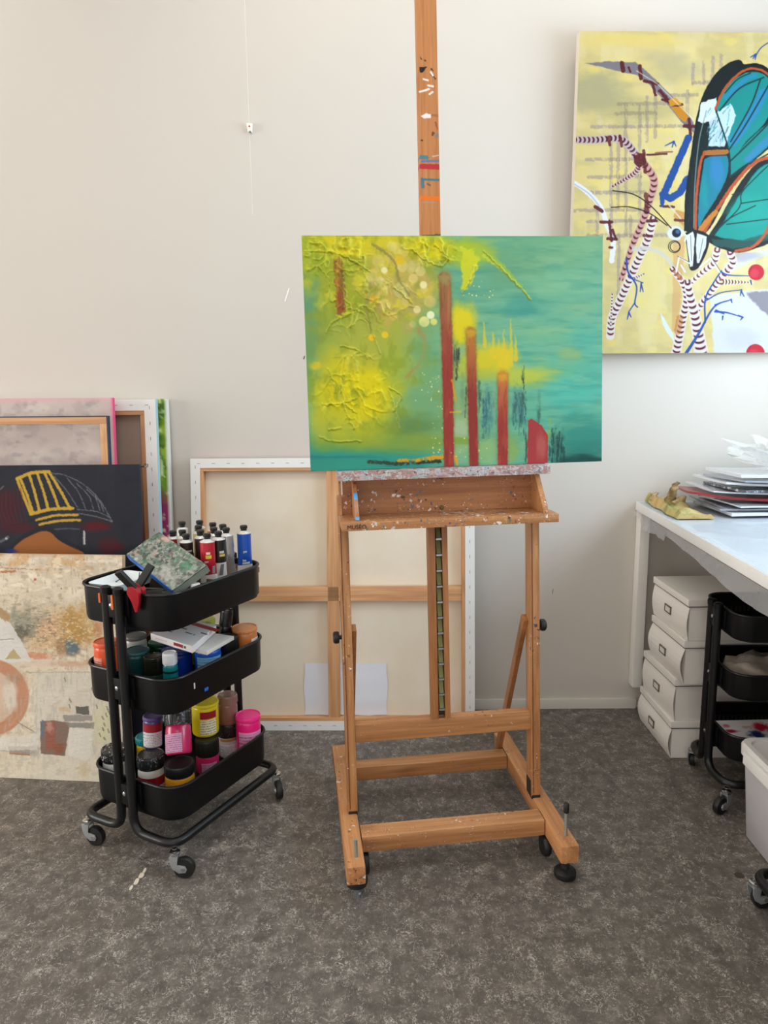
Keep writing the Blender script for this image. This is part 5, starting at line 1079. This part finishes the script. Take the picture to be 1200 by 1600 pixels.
# ------------------------------------------------------------------ paint jars
def label_material(name, base, ink=(70, 60, 80), band=None, rows=9):
    if name in MATS: return MATS[name]
    m = mat(name, base, .5, spec=.3); g = NT(m)
    sx = g.n('ShaderNodeSeparateXYZ'); tc = g.n('ShaderNodeTexCoord'); g.l(tc.outputs['Generated'], sx.inputs[0])
    z = sx.outputs[2]
    rw = g.math('FRACT', g.math('MULTIPLY', z, float(rows)))
    ln = g.math('LESS_THAN', g.math('ABSOLUTE', g.math('SUBTRACT', rw, .5)), .2)
    nv_ = g.coords((26, 26, 1), 'Generated'); 
    ri = g.math('FLOOR', g.math('MULTIPLY', z, float(rows)))
    cb_ = g.n('ShaderNodeCombineXYZ'); g.l(g.math('MULTIPLY', ri, 7.3), cb_.inputs[2])
    ad = g.n('ShaderNodeVectorMath', operation='MULTIPLY_ADD'); ad.inputs[1].default_value = (26, 26, 0); g.l(tc.outputs['Generated'], ad.inputs[0]); g.l(cb_.outputs[0], ad.inputs[2])
    wn = g.n('ShaderNodeTexWhiteNoise'); sn = g.n('ShaderNodeVectorMath', operation='FLOOR'); g.l(ad.outputs[0], sn.inputs[0]); g.l(sn.outputs[0], wn.inputs['Vector'])
    f = g.math('MULTIPLY', ln, g.math('LESS_THAN', wn.outputs['Value'], .72))
    inn = g.math('MULTIPLY', f, g.math('LESS_THAN', z, .93))
    col = g.mix(g.math('MULTIPLY', inn, .62), base, ink)
    if band: col = g.mix(g.math('GREATER_THAN', z, band[0]), col, band[1])
    g.l(col, g.b.inputs['Base Color'])
    return m
def arc_patch(r, z0, z1, a0, a1, n=10, th=.0006):
    mb = MB(); rings = []
    for k in range(n+1):
        a = a0+(a1-a0)*k/n; c, s = math.cos(a), math.sin(a)
        rings.append([(r*c, r*s, z0), (r*c, r*s, z1), ((r+th)*c, (r+th)*s, z1), ((r+th)*c, (r+th)*s, z0)])
    return mb.loft(rings, sm=False)
def jar(label, x, y, z0, r, h, lidh, bcol, lcol, lab=None, lrough=.4, brough=.3, tilt=None, neck=1., splash=None, az=-45, name='paint_jar', group=None, lidr=1.03):
    """lab: (material, z0, z1 as fractions of the body, centre azimuth, half width)"""
    t_ = thing(name, label, 'jar', cw(x, y, z0), (0, 0, -ROT), group)
    if tilt:
        ax = Vector((tilt[0]-x, tilt[1]-y, tilt[2])); d = Vector((ax.x*math.cos(ROT)+ax.y*math.sin(ROT), -ax.x*math.sin(ROT)+ax.y*math.cos(ROT), ax.z))
        q = Vector((0, 0, 1)).rotation_difference(d.normalized()); t_.rotation_mode = 'QUATERNION'; t_.rotation_quaternion = q @ Euler((0, 0, -ROT)).to_quaternion()
    hb = h-lidh
    MB().lathe([(r*.9, 0), (r*.97, .003), (r, .008), (r, hb*.86), (r*.97, hb*.93), (r*neck*.95, hb), (r*neck*.9, hb+.002)], 28).build('jar_body', mat('jar_%d_%d_%d' % bcol, bcol, brough, coat=.25), t_)
    rl = r*neck*lidr
    ml = mat('lid_%d_%d_%d_%d' % (*lcol, bool(splash)), lcol, lrough, coat=.2)
    if splash and not ml.get('sp'):
        g = NT(ml); v = g.coords((1, 1, 1)); f = g.noise(v, 70, 3, .5, 2.5)
        g.l(g.mix(g.fac(f, .60, .64), lcol, splash), g.b.inputs['Base Color']); ml['sp'] = 1
    lm = MB().lathe([(rl*.98, hb+.001), (rl, hb+.003), (rl, h-.005), (rl*.97, h-.001), (rl*.9, h), (rl*.86, h-.002), (rl*.1, h-.002)], 28)
    lo = lm.build('lid', ml, t_)
    if lidh > .018:
        rb = MB()
        for k in range(28):
            a = 2*math.pi*(k+.5)/28; M = Matrix.Rotation(a, 4, 'Z'); rb.box((rl-.0005, -.0012, hb+.004), (rl+.0008, .0012, h-.006), M)
        rb.build('lid_ribs', ml, lo)
    if lab:
        lmn, f0, f1, ca, hw = lab[:5]
        arc_patch(r+.0003, hb*f0, hb*f1, R(ca-hw), R(ca+hw)).build('paper_label', lmn, t_)
        if len(lab) > 5: arc_patch(r+.0005, hb*lab[5][0], hb*lab[5][1], R(ca-hw), R(ca+hw)).build('label_band', lab[5][2], t_)
    return t_
LW = label_material('label_white', (226, 222, 224)); LP = label_material('label_pink', (226, 150, 190)); LO = label_material('label_orange', (224, 150, 130)); LB = label_material('label_blue', (126, 176, 214), (40, 70, 130), rows=8); LV = label_material('label_lilac', (196, 190, 222)); LY = label_material('label_cream', (236, 230, 190), (50, 46, 46), rows=6)
MRD = mat('label_red', (158, 26, 40), .4)
zm, zl = .4435, .1415   # tray floors
J2 = 'paint pots on the middle tray'; J3 = 'paint pots on the bottom tray'
# middle tray
jar('bright orange paint pot behind the two posts of the middle tray', -.116, -.160, zm, .034, .150, .014, (226, 84, 38), (232, 92, 44), (LO, .35, .8, -100, 34), group=J2)
jar('paint pot with a dull grey lid, in the back corner of the middle tray', -.1215, -.048, zm, .032, .132, .012, (190, 190, 188), (96, 98, 96), (LW, .1, .7, -60, 50), group=J2)
jar('dark teal paint pot just behind the front post of the middle tray', -.070, -.094, zm, .034, .110, .012, (22, 70, 76), (30, 84, 88), group=J2)
jar('paint pot with a bottle-green lid, beside the white carton', -.098, .026, zm, .035, .094, .012, (30, 92, 66), (28, 98, 70), group=J2)
jar('squat bottle with a glossy dark olive cap, in front of the green-lidded pot', -.004, -.098, zm, .027, .104, .052, (38, 74, 58), (30, 34, 24), lrough=.15, group=J2)
t_ = jar('small turquoise bottle with a white cap at the tray edge', .055, -.095, zm, .0205, .122, .034, (14, 122, 128), (232, 234, 234), group=J2, name='paint_bottle', neck=.92)
arc_patch(.0207, .066, .072, 0, 6.283, 24).build('dark_band', mat('band_black', (14, 30, 34), .4), t_)
jar('cobalt blue paint pot under the front edge of the white carton', .002, -.012, zm, .043, .098, .012, (24, 62, 172), (28, 58, 160), splash=(190, 196, 210), group=J2)
jar('mid-blue paint pot with a pale printed label, under the carton', .092, .018, zm, .038, .113, .012, (20, 86, 186), (40, 120, 206), (LB, .12, .86, -42, 58), group=J2)
jar('lime yellow paint tub at the back of the middle tray', -.035, .140, zm, .041, .138, .016, (206, 208, 60), (190, 192, 70), (LW, .05, .5, -30, 40), group=J2)
jar('slim black bottle standing tilted behind the black-capped jar', .055, .125, zm+.05, .0175, .132, .05, (20, 17, 19), (22, 20, 21), (MRD, .3, .36, -60, 60), tilt=(.064, .137, .1), lrough=.3, group=J2, name='paint_bottle')
jar('black-capped jar with a red and white label, between the blue and tan pots', .103, .094, zm, .030, .118, .062, (190, 186, 190), (22, 21, 22), (LW, .0, .95, -40, 75, (.74, .98, MRD)), group=J2)
jar('tan orange paint pot at the far end of the middle tray', .112, .163, zm, .038, .128, .013, (190, 112, 54), (200, 128, 72), (LW, .3, .85, 5, 26), group=J2)
# cartons lying on the pots
def carton(label, pts, th, m_, band):
    """flat card carton; pts: near-left, near-right, far-right, far-left corners of its underside in trolley coordinates"""
    P = [cw(*q) for q in pts]; c = sum(P, Vector())/4
    t_ = thing('white_carton', label, 'carton', c, (0, 0, 0), 'flat white cartons on the middle tray')
    n = (P[1]-P[0]).cross(P[3]-P[0]).normalized(); Q = [q-c for q in P]
    MB().loft([[tuple(q) for q in Q], [tuple(q+n*th) for q in Q]], sm=False).build('carton_body', m_, t_, bevel=.0008)
    e1 = (Q[1]-Q[0]); e2 = (Q[3]-Q[0]); u = n*.0004
    def strip(a0, a1, b0, b1, mm, nm):
        f = lambda a, b, k: tuple(Q[0]+e1*a+e2*b+n*th+u*k)
        MB().loft([[f(a0, b0, -.5), f(a1, b0, -.5), f(a1, b1, -.5), f(a0, b1, -.5)], [f(a0, b0, 1), f(a1, b0, 1), f(a1, b1, 1), f(a0, b1, 1)]], sm=False).build(nm, mm, t_)
    ink = mat('ink_grey', (90, 84, 90), .6)
    if band:
        strip(.04, .96, .83, .97, MRD, 'red_band')
        for a0, a1, b0, b1 in ((.50, .66, .44, .47), (.70, .72, .43, .48), (.3, .44, .56, .6), (.75, .9, .6, .64), (.2, .3, .28, .31)): strip(a0, a1, b0, b1, ink, 'print_line')
    # printed patch on the near side
    def side(a0, a1, z0, z1, mm, nm):
        o_ = (Q[0]-Q[3]).normalized()*.0004; f = lambda a, z, k: tuple(Q[0]+e1*a+n*th*z+o_*k)
        MB().loft([[f(a0, z0, -.5), f(a1, z0, -.5), f(a1, z1, -.5), f(a0, z1, -.5)], [f(a0, z0, 1), f(a1, z0, 1), f(a1, z1, 1), f(a0, z1, 1)]], sm=False).build(nm, mm, t_)
    if band: side(.56, .78, .3, .75, MRD, 'red_patch'); side(.8, .85, .35, .7, ink, 'print_line'); side(.12, .4, .45, .55, mat('ink_pale', (190, 186, 186), .6), 'print_line')
    return t_
MCT = mat('carton_white', (230, 226, 226), .5)
carton('lower white carton with an open flap, lying on the blue paint pots', ((.018, -.045, .5575), (.150, -.050, .5575), (.135, .085, .5575), (.010, .075, .5575)), .011, mat('carton_grey', (214, 212, 206), .55), False)
carton('upper white carton with a dark red band, lying across the paint pots', ((-.046, -.062, .575), (.128, -.083, .570), (.070, .085, .573), (-.060, .082, .577)), .020, MCT, True)
# bottom tray
jar('white pot with a paint-splashed black lid, in the post-side corner of the bottom tray', -.122, -.152, zl, .036, .128, .036, (222, 222, 220), (22, 22, 23), splash=(214, 216, 218), group=J3)
jar('white jar with a big black lid and red label, front row of the bottom tray', -.018, -.118, zl, .0375, .118, .038, (226, 224, 220), (24, 26, 27), (LW, .0, .45, -45, 80, (.42, .74, MRD)), splash=(120, 124, 126), group=J3)
jar('ochre yellow jar with a black lid, at the front of the bottom tray', .074, -.102, zl, .041, .106, .034, (206, 140, 34), (24, 23, 24), (LW, .1, .62, -30, 34), group=J3, lidr=1.0)
jar('yellow pot with a teal lid deep inside the bottom tray', -.118, -.030, zl, .034, .112, .022, (214, 170, 22), (28, 134, 140), group=J3)
jar('magenta jar with a black cap leaning back on top of the ochre jar', .066, -.092, .2640, .036, .122, .044, (196, 30, 90), (26, 22, 24), (label_material('label_magenta', (214, 152, 186)), .06, .72, -80, 48), tilt=(.028, -.049, .107), splash=(150, 146, 148), group=J3)
jar('purple bottle with a white label and red band, upright above the white jars', -.052, -.074, .2545, .028, .092, .012, (86, 66, 128), (88, 70, 130), (LW, .08, .62, -48, 62, (.64, .92, MRD)), tilt=(-.052, -.066, .1), group=J3)
jar('lemon yellow jar with a red and cream label, upper layer of the bottom tray', .020, .073, .2500, .040, .104, .012, (224, 202, 20), (226, 204, 26), (LY, .1, .62, -35, 36, (.66, .9, MRD)), tilt=(.024, .071, .1), group=J3)
jar('pink jar with a black lid under the lemon yellow jar', .046, .046, zl, .034, .107, .050, (206, 36, 96), (30, 30, 24), (label_material('label_magenta', (0, 0, 0)), .1, .7, -40, 40), group=J3)
jar('see-through brown jar standing on the tan-rimmed jar', .042, .154, .2520, .029, .094, .030, (138, 92, 82), (150, 112, 102), lrough=.25, group=J3)
jar('jar with a tan rim and paint-smeared black lid, beside the neon pink pot', .034, .160, zl, .033, .109, .044, (196, 192, 190), (34, 30, 26), (LW, .05, .7, -40, 60, (.86, .99, mat('tan_rim', (176, 128, 60), .4))), splash=(120, 112, 100), group=J3)
jar('neon pink pot at the far end of the bottom tray', .114, .160, zl, .038, .150, .016, (236, 26, 122), (246, 40, 136), (LP, .1, .78, -38, 62), group=J3)

# ------------------------------------------------------------------ top tray: holder, tubes, palette, knives, clamp
zt0 = .6705
hold = thing('tube_holder', 'brown wooden crate holding the paint tubes upright in the top tray', 'crate', cw(.012, .105, zt0), (0, 0, -ROT))
MHW = mat('crate_brown', (116, 92, 72), .7)
MB().box((-.135, -.085, .0), (.135, .092, .070)).build('crate_base', MHW, hold, bevel=.002)
for lo, hi in (((-.137, -.087, .066), (.137, -.083, .082)), ((-.137, .090, .066), (.137, .094, .082)), ((-.137, -.087, .066), (-.133, .094, .082)), ((.133, -.087, .066), (.137, .094, .082))): MB().box(lo, hi).build('crate_side', mat('crate_edge', (132, 106, 82), .7), hold)
MSIL = mat('tube_foil', (200, 200, 202), .28, metal=.75); MSIL2 = mat('tube_white', (226, 224, 220), .4)
def tube(label, x, y, ztop, r, col, foot, lines=None, crumple_=0., bare=False):
    z0 = zt0+.0705; H = ztop-z0; az = random.Random(int((x+1)*1e4)).uniform(-.35, .35)
    t_ = thing('paint_tube', label, 'paint tube', cw(x, y, z0), (0, 0, -ROT+R(45)+az), 'paint tubes standing in the top tray')
    hb = H-.0245; n = 20
    rnd = random.Random(int(x*1e4)+int(y*1e3))
    ph = rnd.uniform(0, 6)
    def ring(u):
        z = hb*u; fl = 1-sstep(0, .55, np.array(u)); rx = r*(1+.16*float(fl)); ry = r*(1-.90*float(fl)) if u < .55 else r
        k = crumple_*math.sin(u*19+ph)*.12
        return [((rx*(1+k*math.sin(3*q+ph+u*9)))*math.cos(2*math.pi*q/n), (ry*(1+k*math.cos(4*q+u*13)))*math.sin(2*math.pi*q/n), z) for q in range(n)]
    us = [k/14 for k in range(15)]; cut = foot
    mcol = mat('tube_%d_%d_%d' % col, col, .32, metal=.0 if not bare else .7, coat=.3) if not bare else MSIL
    low = [u for u in us if u < cut]+[cut]; hi = [cut]+[u for u in us if u > cut]
    MB().loft([ring(u) for u in hi], True, False).build('tube_body', mcol, t_, angle=50)
    MB().loft([ring(u) for u in low], True, False).build('tube_foot', MSIL2 if not bare else MSIL, t_, angle=50)
    sh_ = MB().lathe([(r, hb), (r*1.02, hb+.001), (r*.98, hb+.0025), (r*.5, hb+.0075), (r*.45, hb+.009)], 20, cap0=False); sh_.build('tube_shoulder', mat('shoulder_foil', (214, 214, 212), .3, metal=.45), t_)
    cp = MB().lathe([(.0088, hb+.0065), (.0092, hb+.008), (.0090, hb+.0135), (.0106, hb+.015), (.0111, hb+.0175), (.0109, hb+.0225), (.0085, hb+.0245)], 16); cp.build('cap', mat('cap_black', (24, 23, 23), .45), t_)
    if lines:
        for (f0, f1, a0, a1, c_) in lines:
            rings = []
            for k in range(7):
                a = R(a0+(a1-a0)*k/6)
                def pt(u, e):
                    fl = float(1-sstep(0, .55, np.array(u))); rx = r*(1+.16*fl)+e; ry = (r*(1-.90*fl) if u < .55 else r)+e
                    return (rx*math.cos(a), ry*math.sin(a), hb*u)
                rings.append([pt(f0, .0002), pt(f1, .0002), pt(f1, .0008), pt(f0, .0008)])
            MB().loft(rings, sm=False).build('tube_print', mat('print_%d_%d_%d' % c_, c_, .45), t_)
    return t_
tube('paint tube with a red body, half hidden behind the painted slab', -.076, .080, .866, .0172, (176, 30, 42), .2)
tube('white-bodied paint tube standing just behind the dark brown ones', -.036, .078, .872, .0165, (222, 216, 206), .2)
tube('hindmost white paint tube, nearest the back corner of the crate', -.088, .134, .884, .0165, (224, 220, 214), .2)
tube('very dark brown paint tube with pale print, beside the slab', .016, .036, .872, .0185, (44, 30, 28), .2, ((.76, .80, -140, -40, (190, 186, 176)), (.5, .7, -115, -70, (120, 114, 110)), (.70, .73, -130, -60, (170, 166, 160))))
tube('back-row paint tube with a pale mustard body', -.052, .172, .884, .0165, (196, 172, 84), .25)
tube('pale yellow paint tube in the middle of the crate', -.014, .123, .880, .0165, (222, 204, 120), .25)
tube('dark brown paint tube directly behind the big red one', .037, .073, .879, .0175, (62, 36, 28), .22)
tube('big red paint tube at the front with yellow print and a bent corner', .103, .026, .8825, .0208, (182, 26, 44), .2, ((.62, .70, -120, -75, (226, 196, 60)), (.72, .78, -115, -85, (236, 200, 190)), (.24, .56, -130, -100, (222, 200, 196)), (.22, .42, -70, -45, (150, 150, 156))))
tube('white paint tube between the brown and black ones', .055, .111, .8815, .0165, (224, 220, 214), .3)
tube('orange paint tube in the back row', -.004, .176, .880, .017, (206, 96, 34), .25)
tube('black paint tube with a silver lower half, beside the big red one', .107, .069, .8815, .0192, (24, 22, 24), .44, ((.6, .66, -110, -60, (214, 190, 90)), (.68, .74, -110, -70, (200, 200, 200)), (.1, .4, -100, -70, (120, 122, 126))))
tube('plain foil paint tube in the back row', .046, .163, .881, .017, (200, 200, 202), .2, bare=True)
tube('crumpled bare foil paint tube beside the blue one', .093, .121, .882, .0198, (200, 200, 202), .2, crumple_=1., bare=True)
tube('bright blue paint tube standing at the far end of the crate', .122, .166, .8835, .0205, (24, 84, 186), .2, ((.3, .58, -120, -92, (190, 200, 214)), (.22, .28, -120, -60, (214, 216, 220))))
# paint-crusted slab
slab_pts = [(-.145, -.040, .810), (.120, -.138, .757), (.105, -.041, .815), (-.160, .057, .868)]
def slabp():
    p = Paint([(0, 0), (300, 0), (300, 130), (0, 130)], 150, 70, (126, 136, 124))
    rnd = random.Random(2)
    p.mix(sstep(.4, .6, p.noise(22, 18, 1, 4)), (92, 108, 98)); p.mix(sstep(.5, .62, p.noise(14, 10, 2, 4)), (150, 148, 142)); p.mix(sstep(.56, .64, p.noise(12, 9, 3, 4))*.8, (52, 66, 58))
    for k in range(120):
        x, y = rnd.uniform(0, 300), rnd.uniform(0, 130)
        p.stroke([(x, y), (x+rnd.uniform(-14, 14), y+rnd.uniform(-6, 6))], rnd.uniform(2, 9), rnd.choice(((40, 110, 84), (186, 182, 176), (70, 78, 74), (150, 60, 80), (110, 150, 130), (40, 44, 60), (196, 150, 150), (120, 116, 110))), rnd.uniform(.4, .9), 2, jit=6, seed=k)
    p.stroke([(4, 20), (296, 8)], 9, (70, 110, 84), .6, jit=4); p.blob(220, 100, 60, 26, (176, 172, 168), .7, n=.6, seed=6, ns=12); p.blob(60, 10, 26, 12, (190, 160, 150), .8, n=.5, seed=7, ns=10); p.blob(240, 40, 30, 18, (60, 128, 96), .7, n=.6, seed=8, ns=10)
    p.mix((p.v > .985)*1., (30, 92, 168)); p.mix(((p.u > .99) & (p.v < .97))*1., (120, 128, 118))
    p.h = p.noise(9, 8, 11, 4)
    return p
q0, q1, q2, q3 = [cw(*q) for q in slab_pts]
ux = (q1-q0).normalized(); uz = (q3-q0); uz = (uz-ux*uz.dot(ux)).normalized(); uy = uz.cross(ux)  # board axes: x along the long side, z up the face, -y out of the face
o = painted_board('paint_slab', slabp(), (q1-q0).length, (q3-q0).length, .020, paint_mat('crusted_paint', .45, .45, .5, 220), relief=.004)
Mo = Matrix((ux, uy, uz)).transposed().to_4x4(); Mo.translation = (q0+q1)/2; o.matrix_world = Mo
tag(o, 'paint-crusted slab with blue edges leaning across the top tray', 'palette')
# white foam tray
ft = MB(); lv = [(.105, .125, 0), (.122, .142, .024), (.118, .138, .024), (.100, .120, .003)]
ft.loft([[(x, y, z) for x, y in rrect(a, b, .018)] for a, b, z in lv], True, True)
o = ft.build('foam_tray', mat('foam_white', (232, 238, 240), .6), loc=cw(-.090, -.112, .7405), rot=(R(2), R(-2), -ROT), angle=50); tag(o, 'white foam tray with green drips at the post end of the top tray', 'tray')
for k, (x, y, l) in enumerate(((-.046, .045, .03), (.01, .058, .02), (.03, .05, .024))):
    M_ = MB().tube([(x, y, .0245), (x+.004, y-.004, .0247), (x+.006, y-l*.6, .008), (x+.004, y-l, .0046)], .0016, 6); M_.build('green_drip', mat('drip_green', (18, 92, 92), .4), o)
# things in the tray under the foam tray and slab
for k, (nm, lab, p0, p1, w_, cc) in enumerate((('palette_knife', 'palette knife with a steel blade lying in the top tray beside the clamp', (.02, -.150, .742), (.115, -.100, .744), .016, (150, 150, 146)), ('paint_brush', 'dark-handled brush lying next to the palette knife in the top tray', (.0, -.125, .748), (.105, -.085, .744), .008, (44, 48, 34)), ('paint_brush', 'olive brush lying nearest the front wall of the top tray', (.03, -.175, .744), (.128, -.128, .742), .009, (70, 74, 46)))):
    a, b = cw(*p0), cw(*p1); t_ = thing(nm, lab, 'knife' if 'knife' in nm else 'brush', a); d = b-a
    if 'knife' in nm:
        MB().bar((0, 0, 0), d*.55, w_, .0012, (0, 0, 1)).map(lambda q: q).build('blade', MSTEEL, t_); MB().tube([d*.52, d*.6, d*1.1], [.004, .006, .0075], 8).build('handle', mat('handle_olive', (60, 56, 40), .5), t_)
    else:
        MB().tube([d*0, d*.5, d*.8], [.003, w_*.6, w_*.5], 8).build('handle', mat('brush%d' % cc[0], cc, .4), t_); MB().tube([d*.8, d*.95], w_*.55, 8).build('ferrule', MSTEEL, t_); MB().tube([d*.95, d*1.05, d*1.15], [w_*.55, w_*.7, w_*.3], 8).build('bristles', mat('bristle', (70, 58, 40), .8), t_)
# spring clamp on the tray edge
cl = thing('spring_clamp', 'red spring clamp with black handles gripping the trolley tray by the posts', 'clamp', cw(.075, -.213, .760), (0, 0, -ROT+R(20)))
MCR = mat('clamp_red', (166, 24, 36), .4)
def plate(poly, y0, y1): return MB().loft([[(x, y0, z) for x, z in poly], [(x, y1, z) for x, z in poly]], sm=False)
for s_ in (-1, 1):
    y = .010*s_
    plate([(-.016, .028), (-.002, .030), (.012, .012), (.010, -.012), (.002, -.040), (-.004, -.040), (-.010, -.012), (-.020, .010)], y-.007, y+.007).map(lambda q, s=s_: Vector((q.x, q.y*(1+.5*(q.z+.04)/.07), q.z))).build('jaw', MCR, cl, bevel=.002)
    h0 = Vector((-.004, .012*s_, .022)); h1 = Vector((.022 if s_ > 0 else -.030, .040*s_, .072))
    MB().bar(h0, h1, .020, .012, (1, 0, 0)).build('handle', mat('clamp_black', (24, 26, 24), .5), cl, bevel=.003)
MB().tube([(0, -.02, .014), (0, .02, .014)], .006, 10).build('pivot', MSTEEL, cl)
# roll of white tape / pot lid peeping out by the slab
o = MB().lathe([(.012, 0), (.0135, .002), (.0135, .03), (.012, .032)], 18).build('white_pot', mat('pot_white', (230, 228, 224), .4), loc=cw(.142, -.075, .735)); tag(o, 'tiny white pot between the painted slab and the red paint tube', 'pot')

# ------------------------------------------------------------------ things on the bench trolley, and the tote
o = crumple(.105, .094, .045, 21, .26, 26, 16).build('grey_cloth', mat('cloth_taupe', (150, 138, 126), .85), loc=(1.17, 2.225, .358), angle=80)
MC = MATS['cloth_taupe']; g = NT(MC); g.bump(g.noise(g.coords((1, 1, 1)), 22, 5), .6, .01)
tag(o, 'bundled taupe cloth on the middle tray of the low trolley', 'cloth')
o = crumple(.04, .05, .035, 5, .5, 18, 12).build('paper_wad', mat('white_paper'), loc=(1.262, 2.155, .445), angle=40); tag(o, 'crumpled white paper beside the taupe cloth', 'paper')
def pal():
    p = Paint([(0, 0), (220, 0), (220, 130), (0, 130)], 110, 66, (226, 222, 222)); rnd = random.Random(12)
    for (x, y, rx, ry, c) in ((40, 60, 24, 10, (150, 30, 50)), (30, 30, 14, 10, (206, 120, 130)), (95, 40, 12, 8, (206, 180, 150)), (120, 80, 30, 22, (24, 44, 96)), (100, 105, 16, 9, (20, 30, 60)), (150, 40, 34, 24, (190, 24, 54)), (190, 60, 26, 30, (176, 40, 60)), (180, 100, 20, 14, (220, 150, 160)), (60, 100, 12, 8, (180, 80, 100)), (205, 20, 16, 14, (150, 20, 60)), (140, 112, 20, 10, (60, 50, 90))): p.blob(x, y, rx, ry, c, .95, n=.5, seed=x, ns=12)
    p.h = p.noise(20, 20, 2); return p
o = painted_board('palette_sheet', pal(), .20, .09, .003, paint_mat('acrylic_satin'), loc=(1.165, 2.19, .172), rot=(R(-62), 0, R(2))); tag(o, 'white palette sheet blotched with red and blue in the bottom tray of the low trolley', 'palette')
tote = thing('plastic_tote', 'grey translucent plastic tote with a lid on the floor at the end of the bench', 'tote', (1.228, 1.868, 0))
MTO = mat('tote_plastic', (200, 197, 200), .3, spec=.5)
tb = MB(); lv = [(.385, .215, 0), (.395, .225, .006), (.428, .250, .262), (.424, .246, .262), (.39, .22, .008)]
tb.loft([[(x, y, z) for x, y in rrect(a, b, .025)] for a, b, z in lv], True, True).build('tote_body', MTO, tote, angle=50)
tl_ = MB(); lv = [(.432, .254, .250), (.446, .268, .252), (.448, .270, .280), (.440, .262, .288), (.41, .235, .288), (.405, .23, .282)]
tl_.loft([[(x, y, z) for x, y in rrect(a, b, .035)] for a, b, z in lv], True, True).build('tote_lid', mat('tote_lid_plastic', (214, 211, 208), .3), tote, angle=50)
MB().box((-.234, -.085, .240), (-.2235, .075, .276)).build('lid_latch', mat('latch_pale', (230, 227, 222), .35), tote, bevel=.004)
bk = thing('dark_bracket', 'dark grey stepped plastic bracket lying on the tote lid', 'bracket', (1.125, 1.905, .283), (0, 0, R(-20)))
plate([(-.03, 0), (-.012, 0), (-.008, .032), (.006, .034), (.012, .012), (.10, .012), (.10, .022), (.012, .045), (-.012, .062), (-.022, .060)], -.03, .03).build('bracket_body', mat('bracket_grey', (66, 62, 60), .5), bk, bevel=.002)
